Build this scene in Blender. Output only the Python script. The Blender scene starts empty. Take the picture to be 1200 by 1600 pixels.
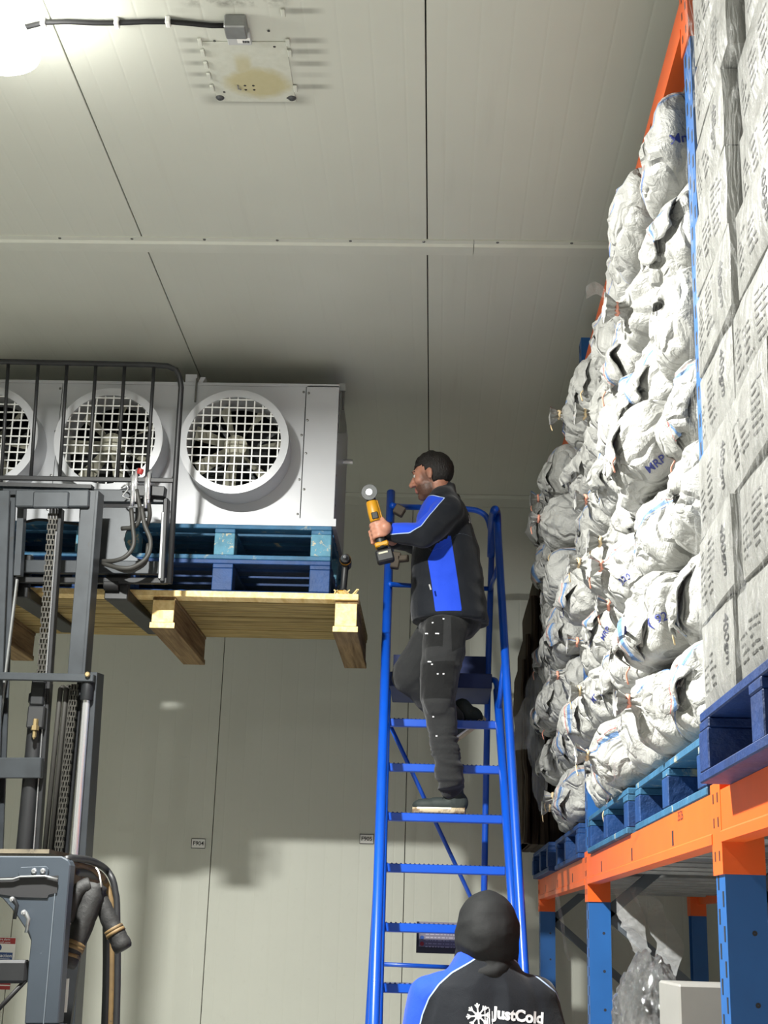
import bpy, bmesh, math, random
import numpy as np
from mathutils import Vector, Matrix, noise
from mathutils.bvhtree import BVHTree

random.seed(7)
sc = bpy.context.scene
COL = sc.collection

# ------------------------------------------------------------------ camera
F = 2150.0                                   # focal length in pixels of the 1200x1600 frame
def _n(v): return Vector(v).normalized()
_yc = _n((76, -658, -F)); _zc = Vector((215, 7050, -F)); _zc = (_zc - _yc * _zc.dot(_yc)).normalized(); _xc = _yc.cross(_zc)
CAMR = Matrix(((_xc.x, _xc.y, _xc.z), (_yc.x, _yc.y, _yc.z), (_zc.x, _zc.y, _zc.z)))   # camera -> world
CAMP = Vector((0, 0, 1.6))
cam_d = bpy.data.cameras.new('camera'); cam = bpy.data.objects.new('camera', cam_d); COL.objects.link(cam)
cam.matrix_world = Matrix.Translation(CAMP) @ CAMR.to_4x4()
cam_d.sensor_fit = 'VERTICAL'; cam_d.sensor_height = 36.0; cam_d.lens = F / 1600 * 36.0
cam_d.clip_start = 0.05; cam_d.clip_end = 100
sc.camera = cam
# ------------------------------------------------------------------ world, lamps' light, exposure
w = bpy.data.worlds.new('world'); sc.world = w; w.use_nodes = True
w.node_tree.nodes['Background'].inputs[0].default_value = (.9, .95, 1, 1)
w.node_tree.nodes['Background'].inputs[1].default_value = 0.02
LAMP = Vector((-1.43, 3.68, 4.17))
UNSEEN_LAMP = Vector((-1.415, -4.6, 4.17))  # unseen lamp added behind the camera, assumed next in a row
def lamp_light(p, power):
    d = bpy.data.lights.new('high_bay_light', 'AREA'); d.shape = 'DISK'; d.size = .17; d.energy = power
    d.color = (1.0, .995, .94)
    o = bpy.data.objects.new('high_bay_light', d); COL.objects.link(o); o.location = p
    return o
lamp_light(LAMP, 555); lamp_light(UNSEEN_LAMP, 200)
sc.view_settings.view_transform = 'Standard'; sc.view_settings.look = 'None'
sc.view_settings.gamma = 1.0; sc.view_settings.use_curve_mapping = False
sc.view_settings.exposure = 0.0
sc.cycles.use_denoising = True
sc.cycles.max_bounces = 8; sc.cycles.diffuse_bounces = 4; sc.cycles.transparent_max_bounces = 12

# ------------------------------------------------------------------ point helpers: pixel + known depth -> place
def ray(u, v): return CAMR @ Vector(((u - 600) / F, (800 - v) / F, -1))
def A(u, v, Y): d = ray(u, v); return CAMP + d * (Y / d.y)
def AX(u, v, X): d = ray(u, v); return CAMP + d * (X / d.x)
def AZ(u, v, Z): d = ray(u, v); return CAMP + d * ((Z - CAMP.z) / d.z)
def AP(u, v, n, k):                            # plane n.p = k
    d = ray(u, v); n = Vector(n); return CAMP + d * ((k - n.dot(CAMP)) / n.dot(d))

# ------------------------------------------------------------------ materials
def S(r, g, b):
    f = lambda c: ((c / 255 + .055) / 1.055) ** 2.4 if c > 10 else c / 255 / 12.92
    return (f(r), f(g), f(b))
MATS = {}
class NT:
    def __init__(s, name):
        s.m = bpy.data.materials.new(name); s.m.use_nodes = True; s.t = s.m.node_tree; s.b = s.t.nodes['Principled BSDF']
        MATS[name] = s.m
    def n(s, typ, **kw):
        nd = s.t.nodes.new(typ)
        for k, v in kw.items():
            if k.startswith('i_'): nd.inputs[int(k[2:])].default_value = v
            else: setattr(nd, k, v)
        return nd
    def l(s, a, b): s.t.links.new(a, b)
    def math(s, op, a, b=None, c=None, clamp=False):
        nd = s.n('ShaderNodeMath', operation=op); nd.use_clamp = clamp
        for i, x in enumerate((a, b, c)):
            if x is None: continue
            if isinstance(x, (int, float)): nd.inputs[i].default_value = x
            else: s.l(x, nd.inputs[i])
        return nd.outputs[0]
    def mix(s, fac, a, b, typ='MIX'):
        nd = s.n('ShaderNodeMix', data_type='RGBA', blend_type=typ)
        for i, x in ((0, fac), (6, a), (7, b)):
            if isinstance(x, (int, float)): nd.inputs[i].default_value = x
            elif isinstance(x, tuple): nd.inputs[i].default_value = (*x, 1) if len(x) == 3 else x
            else: s.l(x, nd.inputs[i])
        return nd.outputs[2]
    def coord(s, scale=(1, 1, 1), rnd=True):
        tc = s.n('ShaderNodeTexCoord'); mp = s.n('ShaderNodeMapping'); mp.inputs['Scale'].default_value = scale
        s.l(tc.outputs['Object'], mp.inputs[0])
        if rnd:
            oi = s.n('ShaderNodeObjectInfo'); k = s.math('MULTIPLY', oi.outputs['Random'], 37.0)
            cx = s.n('ShaderNodeCombineXYZ'); s.l(k, cx.inputs[0]); s.l(k, cx.inputs[1]); s.l(cx.outputs[0], mp.inputs['Location'])
        return mp.outputs[0]
    def noise(s, vec, scale, detail=4, rough=.55, dist=0):
        nd = s.n('ShaderNodeTexNoise'); nd.inputs['Scale'].default_value = scale; nd.inputs['Detail'].default_value = detail
        nd.inputs['Roughness'].default_value = rough; nd.inputs['Distortion'].default_value = dist
        s.l(vec, nd.inputs['Vector']); return nd.outputs['Fac']
    def ramp(s, fac, stops):
        nd = s.n('ShaderNodeValToRGB'); e = nd.color_ramp.elements
        while len(e) < len(stops): e.new(.5)
        for q, (p, c) in zip(e, stops): q.position = p; q.color = (*c, 1) if len(c) == 3 else c
        s.l(fac, nd.inputs[0]); return nd.outputs[0]
    def bump(s, h, strength=.3, dist=.01, normal=None):
        nd = s.n('ShaderNodeBump'); nd.inputs['Strength'].default_value = strength; nd.inputs['Distance'].default_value = dist
        s.l(h, nd.inputs['Height'])
        if normal is not None: s.l(normal, nd.inputs['Normal'])
        s.l(nd.outputs[0], s.b.inputs['Normal']); return nd.outputs[0]
    def base(s, c):
        if isinstance(c, tuple): s.b.inputs['Base Color'].default_value = (*c, 1)
        else: s.l(c, s.b.inputs['Base Color'])
    def set(s, rough=None, metal=None, coat=None, spec=None):
        for k, v in (('Roughness', rough), ('Metallic', metal), ('Coat Weight', coat), ('Specular IOR Level', spec)):
            if v is not None: s.b.inputs[k].default_value = v

def mat(name, col, rough=.6, metal=0, var=.15, vs=7, bump=0, bs=40, coat=0, wear=None, wear_t=.62, ws=9, stretch=(1, 1, 1), spec=None):
    t = NT(name); v = t.coord(stretch)
    n1 = t.noise(v, vs, 5)
    c = t.ramp(n1, [(.3, tuple(x * (1 - var) for x in col)), (.7, tuple(min(1, x * (1 + var * .6)) for x in col))])
    if wear:
        n2 = t.noise(v, ws, 7, .68, .4)
        k = t.math('MULTIPLY', t.math('SUBTRACT', n2, wear_t), 14.0, clamp=True)
        c = t.mix(k, c, wear)
    t.base(c); t.set(rough, metal, coat, spec)
    if bump: t.bump(t.noise(v, bs, 6, .6), bump, .01)
    return t.m

WALL = S(197, 199, 188)
def panel_mat(name, axis, stains=None):
    t = NT(name); v = t.coord(rnd=False)
    sx = t.n('ShaderNodeSeparateXYZ'); t.l(v, sx.inputs[0])
    a = sx.outputs[axis]
    n1 = t.noise(v, 1.3, 5); n3 = t.noise(t.coord((9, .4, 9) if axis == 0 else (.4, 9, .4)), 3, 5)
    c = t.ramp(n1, [(.25, tuple(x * .93 for x in WALL)), (.75, WALL)])
    c = t.mix(t.math('MULTIPLY', t.math('SUBTRACT', n3, .6, clamp=True), .5), c, S(140, 135, 118))
    if stains: c = stains(t, v, sx, c)
    t.base(c); t.set(.42, 0, 0, .4)
    rib = t.math('PINGPONG', t.math('MULTIPLY', a, 1.0), .055)              # fine rolled ribs of the steel face
    rib = t.math('SMOOTH_MIN', rib, .007, .004)
    h = t.math('ADD', t.math('MULTIPLY', rib, 40), t.math('MULTIPLY', t.noise(v, 3, 3), .25))
    t.bump(h, .18, .012)
    return t.m

mat('dark_gap', (.02, .02, .018), .9, var=.1)
mat('slab', (.12, .12, .11), .9)
mat('floor_concrete', S(206, 206, 201), .45, var=.12, vs=2, bump=.1)
mat('cream_trim', S(197, 199, 188), .45, var=.05)
mat('white_steel', S(188, 190, 194), .32, var=.04, vs=3, spec=.5)
mat('white_guard', S(225, 226, 224), .4, var=.03)
mat('blade', S(170, 168, 152), .5, var=.1)
mat('dark_coil', S(20, 24, 27), .6, var=.3)
mat('grey_motor', S(70, 72, 74), .5, .3)
mat('galv', S(150, 152, 152), .42, .75, var=.2, vs=14)
mat('screw', S(120, 120, 118), .35, .9)
mat('blue_pallet', S(3, 54, 108), .62, var=.3, vs=9, bump=.5, bs=30, wear=S(60, 80, 95), wear_t=.66)
mat('teal_pallet', S(40, 92, 126), .65, var=.3, vs=9, bump=.5, bs=30, wear=S(150, 150, 130), wear_t=.6)
mat('teal_block', S(78, 128, 150), .75, var=.3, vs=14, bump=.5, bs=40, wear=S(175, 165, 140), wear_t=.56, ws=26)
mat('navy_pallet', S(10, 46, 100), .55, var=.35, vs=9, bump=.6, bs=30, wear=S(70, 90, 125), wear_t=.66)
def wood(name, col, dark, gs=(2, 26, 26), k=.5):
    t = NT(name); v = t.coord(gs); v2 = t.coord()
    n1 = t.noise(v, 1.6, 6, .6, .6); n2 = t.noise(v2, 5, 5)
    c = t.ramp(n1, [(.3, dark), (.62, col)])
    c = t.mix(t.math('MULTIPLY', t.math('SUBTRACT', n2, .5, clamp=True), 1.6 * k, clamp=True), c, tuple(x * .45 for x in dark))
    t.base(c); t.set(.8, spec=.2); t.bump(n1, .25, .01); return t.m
wood('pine_x', S(168, 148, 98), S(104, 88, 54), (1.2, 24, 24), .8)
wood('pine_y', S(140, 118, 84), S(88, 68, 44), (24, 1.2, 24))
wood('pine_fresh', S(240, 216, 158), S(214, 180, 116), (22, 3, 22), .12)
wood('old_board', S(66, 55, 43), S(30, 25, 19), (26, 26, 2))
mat('mast_steel', S(54, 58, 62), .42, .2, var=.22, vs=10, wear=S(52, 50, 48), wear_t=.64, ws=14, spec=.5)
mat('mast_dark', S(36, 37, 39), .5, .2, var=.25, vs=12)
mat('guard_grey', S(56, 63, 71), .4, .1, var=.12, vs=6, wear=S(100, 108, 114), wear_t=.68, ws=22)
mat('worn_yellow', S(98, 78, 46), .7, var=.3, vs=12, wear=S(40, 34, 30), wear_t=.55, ws=14)
mat('black_steel', S(26, 28, 31), .45, .2, var=.2)
mat('black_rubber', S(24, 24, 25), .6, var=.2, spec=.3)
mat('hose_rubber', S(46, 45, 42), .6, var=.15)
mat('chrome', S(225, 226, 230), .22, .85, var=.03)
mat('chain_steel', S(84, 82, 78), .4, .7, var=.3, vs=40)
mat('tool_yellow', S(196, 140, 22), .45, var=.1)
mat('tool_black', S(26, 27, 29), .5, var=.15)
mat('tool_badge', S(190, 186, 160), .5)
mat('brace_grey', S(92, 100, 108), .5, .3, var=.15)
mat('carton_plain', S(140, 139, 135), .55, var=.06)
mat('clamp_brown', S(84, 74, 62), .7, var=.3)
mat('sign_yellow', S(150, 130, 50), .5)
mat('sleeve_black', S(22, 22, 22), .7, var=.25, bump=.4, bs=30)
mat('worn_edge', S(104, 96, 80), .75, var=.3, vs=16, wear=S(60, 54, 46), wear_t=.55, ws=14)
mat('seam_grey', S(92, 100, 107), .5)
mat('red_cap', S(150, 40, 38), .5)
mat('box_grey', S(176, 178, 178), .45, var=.04)
mat('brass', S(170, 150, 110), .35, .8)
mat('rack_blue', S(34, 92, 158), .42, 0, var=.12, vs=5, wear=S(70, 110, 160), wear_t=.68)
mat('rack_orange', S(228, 96, 30), .42, 0, var=.10, vs=5, wear=S(170, 84, 40), wear_t=.68)
mat('ladder_blue', S(8, 78, 190), .32, 0, var=.1, vs=5, coat=.3)
mat('tread_and_shaded_blue', S(10, 36, 92), .6)  # anti-slip edges; also the platform and toe board, with shade painted in
mat('sign_white', S(226, 226, 222), .4, var=.03)
mat('sign_red', S(150, 32, 36), .45, var=.05)
mat('sign_blue', S(30, 62, 120), .45, var=.05)
mat('print_black', S(34, 34, 36), .6, var=.05)
mat('sign_navy', S(18, 22, 40), .45)
mat('sign_grey', S(104, 100, 112), .5, var=.06)
mat('sign_text', S(150, 146, 156), .5)
mat('white_print', S(222, 224, 226), .5, var=.03)

# ------------------------------------------------------------------ mesh helpers (authored in world coordinates)
WO = {}
def tag(o, label=None, cat=None, group=None, kind=None):
    for k, v in (('label', label), ('category', cat), ('group', group), ('kind', kind)):
        if v: o[k] = v
    return o
def thing(name, label, cat, loc, group=None):
    o = bpy.data.objects.new(name, None); COL.objects.link(o); o.location = loc; o.empty_display_size = .1
    WO[o.name] = Vector(loc); return tag(o, label, cat, group)
class MB:
    def __init__(s): s.v = []; s.f = []; s.m = []
    def add(s, vs, fs, mi=0):
        k = len(s.v); s.v.extend(Vector(v) for v in vs); s.f.extend(tuple(i + k for i in f) for f in fs); s.m.extend([mi] * len(fs)); return s
    def box(s, x0, x1, y0, y1, z0, z1, mi=0):
        return s.add([(x, y, z) for x in (x0, x1) for y in (y0, y1) for z in (z0, z1)],
                     [(0, 1, 3, 2), (4, 6, 7, 5), (0, 4, 5, 1), (2, 3, 7, 6), (0, 2, 6, 4), (1, 5, 7, 3)], mi)
    def obox(s, c, a, b, d, mi=0):              # centre and three half-axis vectors
        c, a, b, d = Vector(c), Vector(a), Vector(b), Vector(d)
        vs = [c + a * i + b * j + d * k for i in (-1, 1) for j in (-1, 1) for k in (-1, 1)]
        return s.add(vs, [(0, 1, 3, 2), (4, 6, 7, 5), (0, 4, 5, 1), (2, 3, 7, 6), (0, 2, 6, 4), (1, 5, 7, 3)], mi)
    def bar(s, p0, p1, w, d, mi=0, up=(0, 1, 0)):   # box along p0-p1: w across, d along 'up'
        p0, p1 = Vector(p0), Vector(p1); t = (p1 - p0); L = t.length; t.normalize()
        u = Vector(up); u = (u - t * u.dot(t)).normalized(); x = t.cross(u)
        return s.obox((p0 + p1) / 2, x * w / 2, u * d / 2, t * L / 2, mi)
    def tube(s, pts, r, n=10, mi=0, cap=True, closed=False):
        pts = [Vector(p) for p in pts]; m = len(pts); rs = r if isinstance(r, (list, tuple)) else [r] * m
        vs = []; prev = None
        for i, p in enumerate(pts):
            if closed: t = pts[(i + 1) % m] - pts[i - 1]
            else: t = (pts[min(i + 1, m - 1)] - pts[max(i - 1, 0)])
            t = t.normalized() if t.length > 1e-9 else Vector((0, 0, 1))
            if prev is None:
                a = Vector((0, 0, 1)) if abs(t.z) < .9 else Vector((1, 0, 0)); u = (a - t * a.dot(t)).normalized()
            else: u = (prev - t * prev.dot(t)).normalized()
            prev = u; q = t.cross(u)
            vs += [p + (u * math.cos(2 * math.pi * k / n) + q * math.sin(2 * math.pi * k / n)) * rs[i] for k in range(n)]
        fs = []
        for i in range(m if closed else m - 1):
            a, b = i * n, ((i + 1) % m) * n
            fs += [(a + k, a + (k + 1) % n, b + (k + 1) % n, b + k) for k in range(n)]
        if cap and not closed: fs += [tuple(reversed(range(n))), tuple((m - 1) * n + k for k in range(n))]
        return s.add(vs, fs, mi)
    def cyl(s, p0, p1, r, n=14, mi=0, r1=None): return s.tube([p0, p1], [r, r if r1 is None else r1], n, mi)
    def lathe(s, c, ax, prof, n=24, mi=0):      # prof: (radius, height along ax)
        ax = Vector(ax).normalized(); a = Vector((0, 0, 1)) if abs(ax.z) < .9 else Vector((1, 0, 0))
        u = (a - ax * a.dot(ax)).normalized(); q = ax.cross(u); c = Vector(c); vs = []; fs = []
        for r, h in prof: vs += [c + ax * h + (u * math.cos(2 * math.pi * k / n) + q * math.sin(2 * math.pi * k / n)) * r for k in range(n)]
        for i in range(len(prof) - 1): fs += [(i * n + k, i * n + (k + 1) % n, (i + 1) * n + (k + 1) % n, (i + 1) * n + k) for k in range(n)]
        return s.add(vs, fs, mi)
    def prism(s, poly, d, mi=0):                # polygon of 3D points, extruded by vector d
        n = len(poly); p = [Vector(x) for x in poly]; d = Vector(d)
        return s.add(p + [x + d for x in p], [tuple(reversed(range(n))), tuple(range(n, 2 * n))] + [(k, (k + 1) % n, n + (k + 1) % n, n + k) for k in range(n)], mi)
    def loft(s, rings, n=20, mi=0, power=2.0):  # rings: (centre, half-axis a, half-axis b)
        vs = []; fs = []; m = len(rings)
        for c, a, b in rings:
            c, a, b = Vector(c), Vector(a), Vector(b)
            for k in range(n):
                x, y = math.cos(2 * math.pi * k / n), math.sin(2 * math.pi * k / n)
                e = 2 / power
                vs.append(c + a * (math.copysign(abs(x) ** e, x)) + b * (math.copysign(abs(y) ** e, y)))
        for i in range(m - 1): fs += [(i * n + k, i * n + (k + 1) % n, (i + 1) * n + (k + 1) % n, (i + 1) * n + k) for k in range(n)]
        fs += [tuple(reversed(range(n))), tuple((m - 1) * n + k for k in range(n))]
        return s.add(vs, fs, mi)
    def ell(s, c, a, b, d, n=16, mi=0):         # ellipsoid with three half-axis vectors
        c, a, b, d = Vector(c), Vector(a), Vector(b), Vector(d); R = []
        for i in range(n // 2 + 1):
            t = math.pi * i / (n // 2); k = max(math.sin(t), .02)
            R.append((c - d * math.cos(t), a * k, b * k))
        return s.loft(R, n, mi)
    def cap(s, p0, p1, r0, r1, n=14, mi=0):     # tapered capsule
        p0, p1 = Vector(p0), Vector(p1); t = (p1 - p0).normalized()
        a = Vector((0, 0, 1)) if abs(t.z) < .9 else Vector((1, 0, 0)); u = (a - t * a.dot(t)).normalized(); q = t.cross(u); R = []
        for k in range(5): th = math.pi / 2 * (1 - k / 4); R.append((p0 - t * r0 * math.sin(th), u * max(r0 * math.cos(th), .1 * r0), q * max(r0 * math.cos(th), .1 * r0)))
        for k in range(5): th = math.pi / 2 * k / 4; R.append((p1 + t * r1 * math.sin(th), u * max(r1 * math.cos(th), .1 * r1), q * max(r1 * math.cos(th), .1 * r1)))
        return s.loft(R, n, mi)
    def xf(s, M): s.v = [M @ v for v in s.v]; return s
    def mesh(s, name, mats, o, smooth=False, bevel=0):
        me = bpy.data.meshes.new(name); me.from_pydata([tuple(v - o) for v in s.v], [], s.f)
        for m in ([mats] if isinstance(mats, str) else mats): me.materials.append(MATS[m])
        if any(s.m): me.polygons.foreach_set('material_index', s.m)
        bm = bmesh.new(); bm.from_mesh(me); bmesh.ops.recalc_face_normals(bm, faces=bm.faces)
        if bevel: bmesh.ops.bevel(bm, geom=[e for e in bm.edges if e.calc_face_angle(0) > .6], offset=bevel, segments=1, affect='EDGES', clamp_overlap=True)
        bm.to_mesh(me); bm.free()
        if smooth:
            me.polygons.foreach_set('use_smooth', [True] * len(me.polygons))
            if smooth != 'all': me.set_sharp_from_angle(angle=math.radians(40 if smooth is True else smooth))
        me.update(); return me
    def build(s, name, mats, parent=None, smooth=False, bevel=0, label=None, cat=None, group=None, kind=None):
        lo = [min(v[i] for v in s.v) for i in range(3)]; hi = [max(v[i] for v in s.v) for i in range(3)]
        o = Vector(((lo[0] + hi[0]) / 2, (lo[1] + hi[1]) / 2, lo[2] if parent is None else (lo[2] + hi[2]) / 2))
        return place(name, s.mesh(name, mats, o, smooth, bevel), o, parent, label, cat, group, kind)
def place(name, me, o, parent=None, label=None, cat=None, group=None, kind=None):
    ob = bpy.data.objects.new(name, me); COL.objects.link(ob); WO[ob.name] = Vector(o)
    if parent is not None: ob.parent = parent; ob.location = Vector(o) - WO[parent.name]
    else: ob.location = o
    return tag(ob, label, cat, group, kind)
BOXM = {}
def piece(name, x0, x1, y0, y1, z0, z1, m, parent, bevel=.003, **kw):       # box piece; alike pieces share one mesh
    key = (name, round(x1 - x0, 3), round(y1 - y0, 3), round(z1 - z0, 3), m, bevel); c = Vector(((x0 + x1) / 2, (y0 + y1) / 2, (z0 + z1) / 2))
    if key not in BOXM:
        mb = MB().box(x0, x1, y0, y1, z0, z1); BOXM[key] = mb.mesh(name, m, c, False, bevel)
    return place(name, BOXM[key], c, parent, **kw)
def copy_tree(o, parent=None, loc=None):
    c = o.copy(); COL.objects.link(c)
    if parent is not None: c.parent = parent
    if loc is not None: c.location = loc
    WO[c.name] = Vector(c.location)
    for ch in o.children: copy_tree(ch, c)
    return c
def text2d(s, size=1.0, thick=0.0):
    cu = bpy.data.curves.new('lettering', 'FONT'); cu.body = s; cu.size = size; cu.offset = thick; cu.align_x = 'CENTER'; cu.align_y = 'CENTER'; cu.resolution_u = 3
    ob = bpy.data.objects.new('lettering', cu); COL.objects.link(ob)
    me = bpy.data.meshes.new_from_object(ob.evaluated_get(bpy.context.evaluated_depsgraph_get()))
    vs = [v.co.copy() for v in me.vertices]; fs = [tuple(p.vertices) for p in me.polygons]
    bpy.data.objects.remove(ob); bpy.data.curves.remove(cu); bpy.data.meshes.remove(me)
    return vs, fs
TXT = {}
def lettering(mb, s, c, xd, yd, size, thick=0.0, mi=0, proj=None, off=.002):
    key = (s, round(thick / max(size, 1e-6), 3))
    if key not in TXT: TXT[key] = text2d(s, 1.0, thick / size)
    vs, fs = TXT[key]; c, xd, yd = Vector(c), Vector(xd).normalized(), Vector(yd).normalized(); nz = xd.cross(yd)
    out = []
    for v in vs:
        p = c + xd * v.x * size + yd * v.y * size
        if proj is not None:
            h = proj.ray_cast(p + nz * .4, -nz, 1.0)
            if h[0] is not None: p = h[0] + nz * off
        out.append(p)
    mb.add(out, fs, mi); return mb
# ================================================================== THE ROOM
D, H = 9.0, 4.462
XL, XR, YF = -7.6, 2.7, -11.0
CJ = [-.077 + 1.243 * k for k in range(-7, 4)]       # ceiling joints
WJ = [-.186 + 1.236 * k for k in range(-7, 4)]       # wall joints
TY0, TY1 = 5.335, 5.47                                # cross trim

MB().box(XL - .2, XR + .2, YF - .2, D + .2, -.12, 0).build('floor', 'floor_concrete', label='pale grey concrete floor of the cold store', cat='floor', kind='structure')
def ceil_stain(t, v, sx, c):
    # soot and dust left around the old light fitting, and its yellow glue stain
    tc = t.n('ShaderNodeNewGeometry'); p = t.n('ShaderNodeSeparateXYZ'); t.l(tc.outputs['Position'], p.inputs[0])
    x, y = p.outputs[0], p.outputs[1]
    def rect(x0, x1, y0, y1, fx, fy):
        a = t.math('MULTIPLY', t.math('SUBTRACT', x, x0), 1 / fx, clamp=True); b = t.math('MULTIPLY', t.math('SUBTRACT', x1, x), 1 / fx, clamp=True)
        d = t.math('MULTIPLY', t.math('SUBTRACT', y, y0), 1 / fy, clamp=True); e = t.math('MULTIPLY', t.math('SUBTRACT', y1, y), 1 / fy, clamp=True)
        return t.math('MULTIPLY', t.math('MULTIPLY', a, b), t.math('MULTIPLY', d, e))
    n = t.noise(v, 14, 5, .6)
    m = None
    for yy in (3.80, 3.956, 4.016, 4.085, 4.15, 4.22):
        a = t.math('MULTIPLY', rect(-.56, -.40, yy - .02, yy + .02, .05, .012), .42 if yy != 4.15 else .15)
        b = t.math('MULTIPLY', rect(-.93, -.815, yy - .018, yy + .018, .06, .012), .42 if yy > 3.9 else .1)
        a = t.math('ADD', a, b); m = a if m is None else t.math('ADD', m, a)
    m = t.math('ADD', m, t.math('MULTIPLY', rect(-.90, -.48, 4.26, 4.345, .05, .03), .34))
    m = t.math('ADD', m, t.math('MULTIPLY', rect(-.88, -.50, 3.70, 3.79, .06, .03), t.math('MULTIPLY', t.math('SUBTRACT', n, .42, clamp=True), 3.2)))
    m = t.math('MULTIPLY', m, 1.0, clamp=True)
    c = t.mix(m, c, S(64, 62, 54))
    k = rect(1.5, 2.5, 6.2, 8.5, .5, .5)
    return c
panel_mat('ceiling_panel', 0, ceil_stain)
panel_mat('wall_panel', 0)
ceil = MB().box(XL - .2, XR + .2, YF - .2, D + .2, H + .03, H + .2).build('ceiling', 'dark_gap', label='white insulated panel ceiling with dark joints', cat='ceiling', kind='structure')
def rows(js, lo, hi): e = [lo] + [j for j in js if lo < j < hi] + [hi]; return list(zip(e[:-1], e[1:]))
for x0, x1 in rows(CJ, XL, XR):
    for y0, y1 in ((YF, 1.2), (1.2, (TY0 + TY1) / 2), ((TY0 + TY1) / 2, D)):
        piece('ceiling_panel', x0 + .0025, x1 - .0025, y0 + .002, y1 - .003, H, H + .035, 'ceiling_panel', ceil, bevel=.002)
wb = MB().box(XL - .2, XR + .2, D + .035, D + .2, -.1, H + .1).build('wall_back', 'dark_gap', label='far wall of cream insulated panels', cat='wall', kind='structure')
for x0, x1 in rows(WJ, XL, XR):
    piece('wall_panel', x0 + .0022, x1 - .0022, D, D + .04, 0, H - .004, 'wall_panel', wb, bevel=.002)
MB().box(XL - .2, XL, YF, D, 0, H).build('wall_left', 'wall_panel', label='side wall beyond the forklift, cream panels', cat='wall', kind='structure')
MB().box(XR, XR + .2, YF, D, 0, H).build('wall_right', 'wall_panel', label='side wall behind the pallet racking, cream panels', cat='wall', kind='structure')
MB().box(XL - .2, XR + .2, YF - .2, YF, 0, H).build('wall_front', 'wall_panel', label='wall at the near end of the store', cat='wall', kind='structure')
# cross trim under the ceiling joint: hat profile, two lengths butted together
def hat(x0, x1, name):
    prof = [(TY0, 0), (TY0, -.006), (TY0 + .030, -.006), (TY0 + .040, -.016), (TY0 + .092, -.016), (TY0 + .102, -.006), (TY1, -.006), (TY1, 0)]
    return MB().prism([(x0, y, H + z) for y, z in prof], (x1 - x0, 0, 0))
tr = hat(XL, .122, 'trim_1').build('trim_1', 'cream_trim', label='cream cover strip across the ceiling joint, long left length', cat='trim', kind='structure')
tr2 = hat(.126, XR, 'trim_2').build('trim_2', 'cream_trim', label='cream cover strip across the ceiling joint, short length by the racking', cat='trim', kind='structure')
for x in [-2.0 + .318 * k for k in range(10)]:
    MB().lathe((x, TY0 + .012, H - .006), (0, 0, -1), [(.001, .004), (.006, .003), (.007, 0)], 8).build('screw', 'screw', tr if x < .12 else tr2)
t3 = MB().prism([(XL, D - .004, H - .07), (XL, D - .004, H - .001), (XL, D - .07, H - .001), (XL, D - .07, H - .006), (XL, D - .012, H - .012), (XL, D - .012, H - .07)], (XR - XL, 0, 0)).build('trim_3', 'cream_trim', label='cream angle trim where far wall meets ceiling', cat='trim', kind='structure')

# ------------------------------------------------------------------ high bay lamps
def high_bay(p, label):
    t = thing('high_bay_lamp', label, 'lamp', (p.x, p.y, H), 'ceiling lamps')
    MB().lathe((p.x, p.y, p.z + .015), (0, 0, 1), [(.001, .2), (.05, .2), (.06, .14), (.10, .06), (.135, .02), (.14, 0), (.135, -.004), (.12, .004)], 32).build('housing', 'glowing_housing', t, True)
    MB().lathe((p.x, p.y, p.z + .012), (0, 0, -1), [(.001, .03), (.06, .026), (.105, .014), (.128, 0), (.13, -.006)], 32).build('lens', 'lamp_lens', t, True)
    MB().tube([(p.x, p.y, p.z + .21), (p.x, p.y, H - .004)], .012, 10).build('stem', 'galv', t)
    MB().lathe((p.x, p.y, H - .02), (0, 0, 1), [(.001, 0), (.05, 0), (.05, .02), (.001, .02)], 20).build('ceiling_plate', 'galv', t)
    return t
_t = NT('glowing_housing'); _t.base((.85, .85, .85)); _t.b.inputs['Emission Color'].default_value = (1, .99, .95, 1); _t.b.inputs['Emission Strength'].default_value = 34  # housing glow added to brighten the ceiling around the lamp
_t = NT('lamp_lens'); _t.base((.9, .9, .9)); _t.b.inputs['Emission Color'].default_value = (1, .98, .93, 1); _t.b.inputs['Emission Strength'].default_value = 22
high_bay(LAMP + Vector((0, 0, .04)), 'bright round high bay lamp at the upper left of the ceiling')
high_bay(UNSEEN_LAMP + Vector((0, 0, .04)), 'unseen round high bay lamp added behind the photographer')

# ------------------------------------------------------------------ junction box, cable, old fitting plate
jb = thing('junction_box', 'small grey junction box on the ceiling with cable entering', 'junction box', (-.70, 3.87, H))
MB().box(-.737, -.666, 3.815, 3.885, H - .05, H - .001).build('housing', 'galv', jb, bevel=.004)
MB().box(-.742, -.662, 3.885, 3.955, H - .022, H - .003).build('cover', 'box_grey', jb, bevel=.003)
lb = MB().box(-.708, -.664, 3.912, 3.94, H - .0235, H - .0222).build('label_sticker', 'sign_white', jb)
m = MB()
for k in range(9):
    m.box(-.69 + k * .0027, -.69 + k * .0027 + (.0016 if k % 3 else .0022), 3.926, 3.938, H - .0245, H - .0236)
m.build('barcode', 'print_black', lb)
pts = [AZ(u, v, H - .014) for u, v in ((-60, 70), (-10, 56), (30, 45), (50, 40), (70, 35), (105, 34), (150, 36), (180, 36), (225, 34), (265, 34), (300, 37), (330, 40), (352, 40))]
cb = MB().tube(pts, .0085, 10).build('power_cable', 'black_rubber', smooth='all', label='black power cable clipped to the ceiling beside the lamp', cat='cable')
for u, v in ((68, 35), (183, 35), (263, 33)):
    c = AZ(u, v, H - .012); MB().box(c.x - .008, c.x + .008, c.y - .016, c.y + .016, H - .028, H - .001).build('cable_clip', 'sign_white', cb, bevel=.003)
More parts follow.
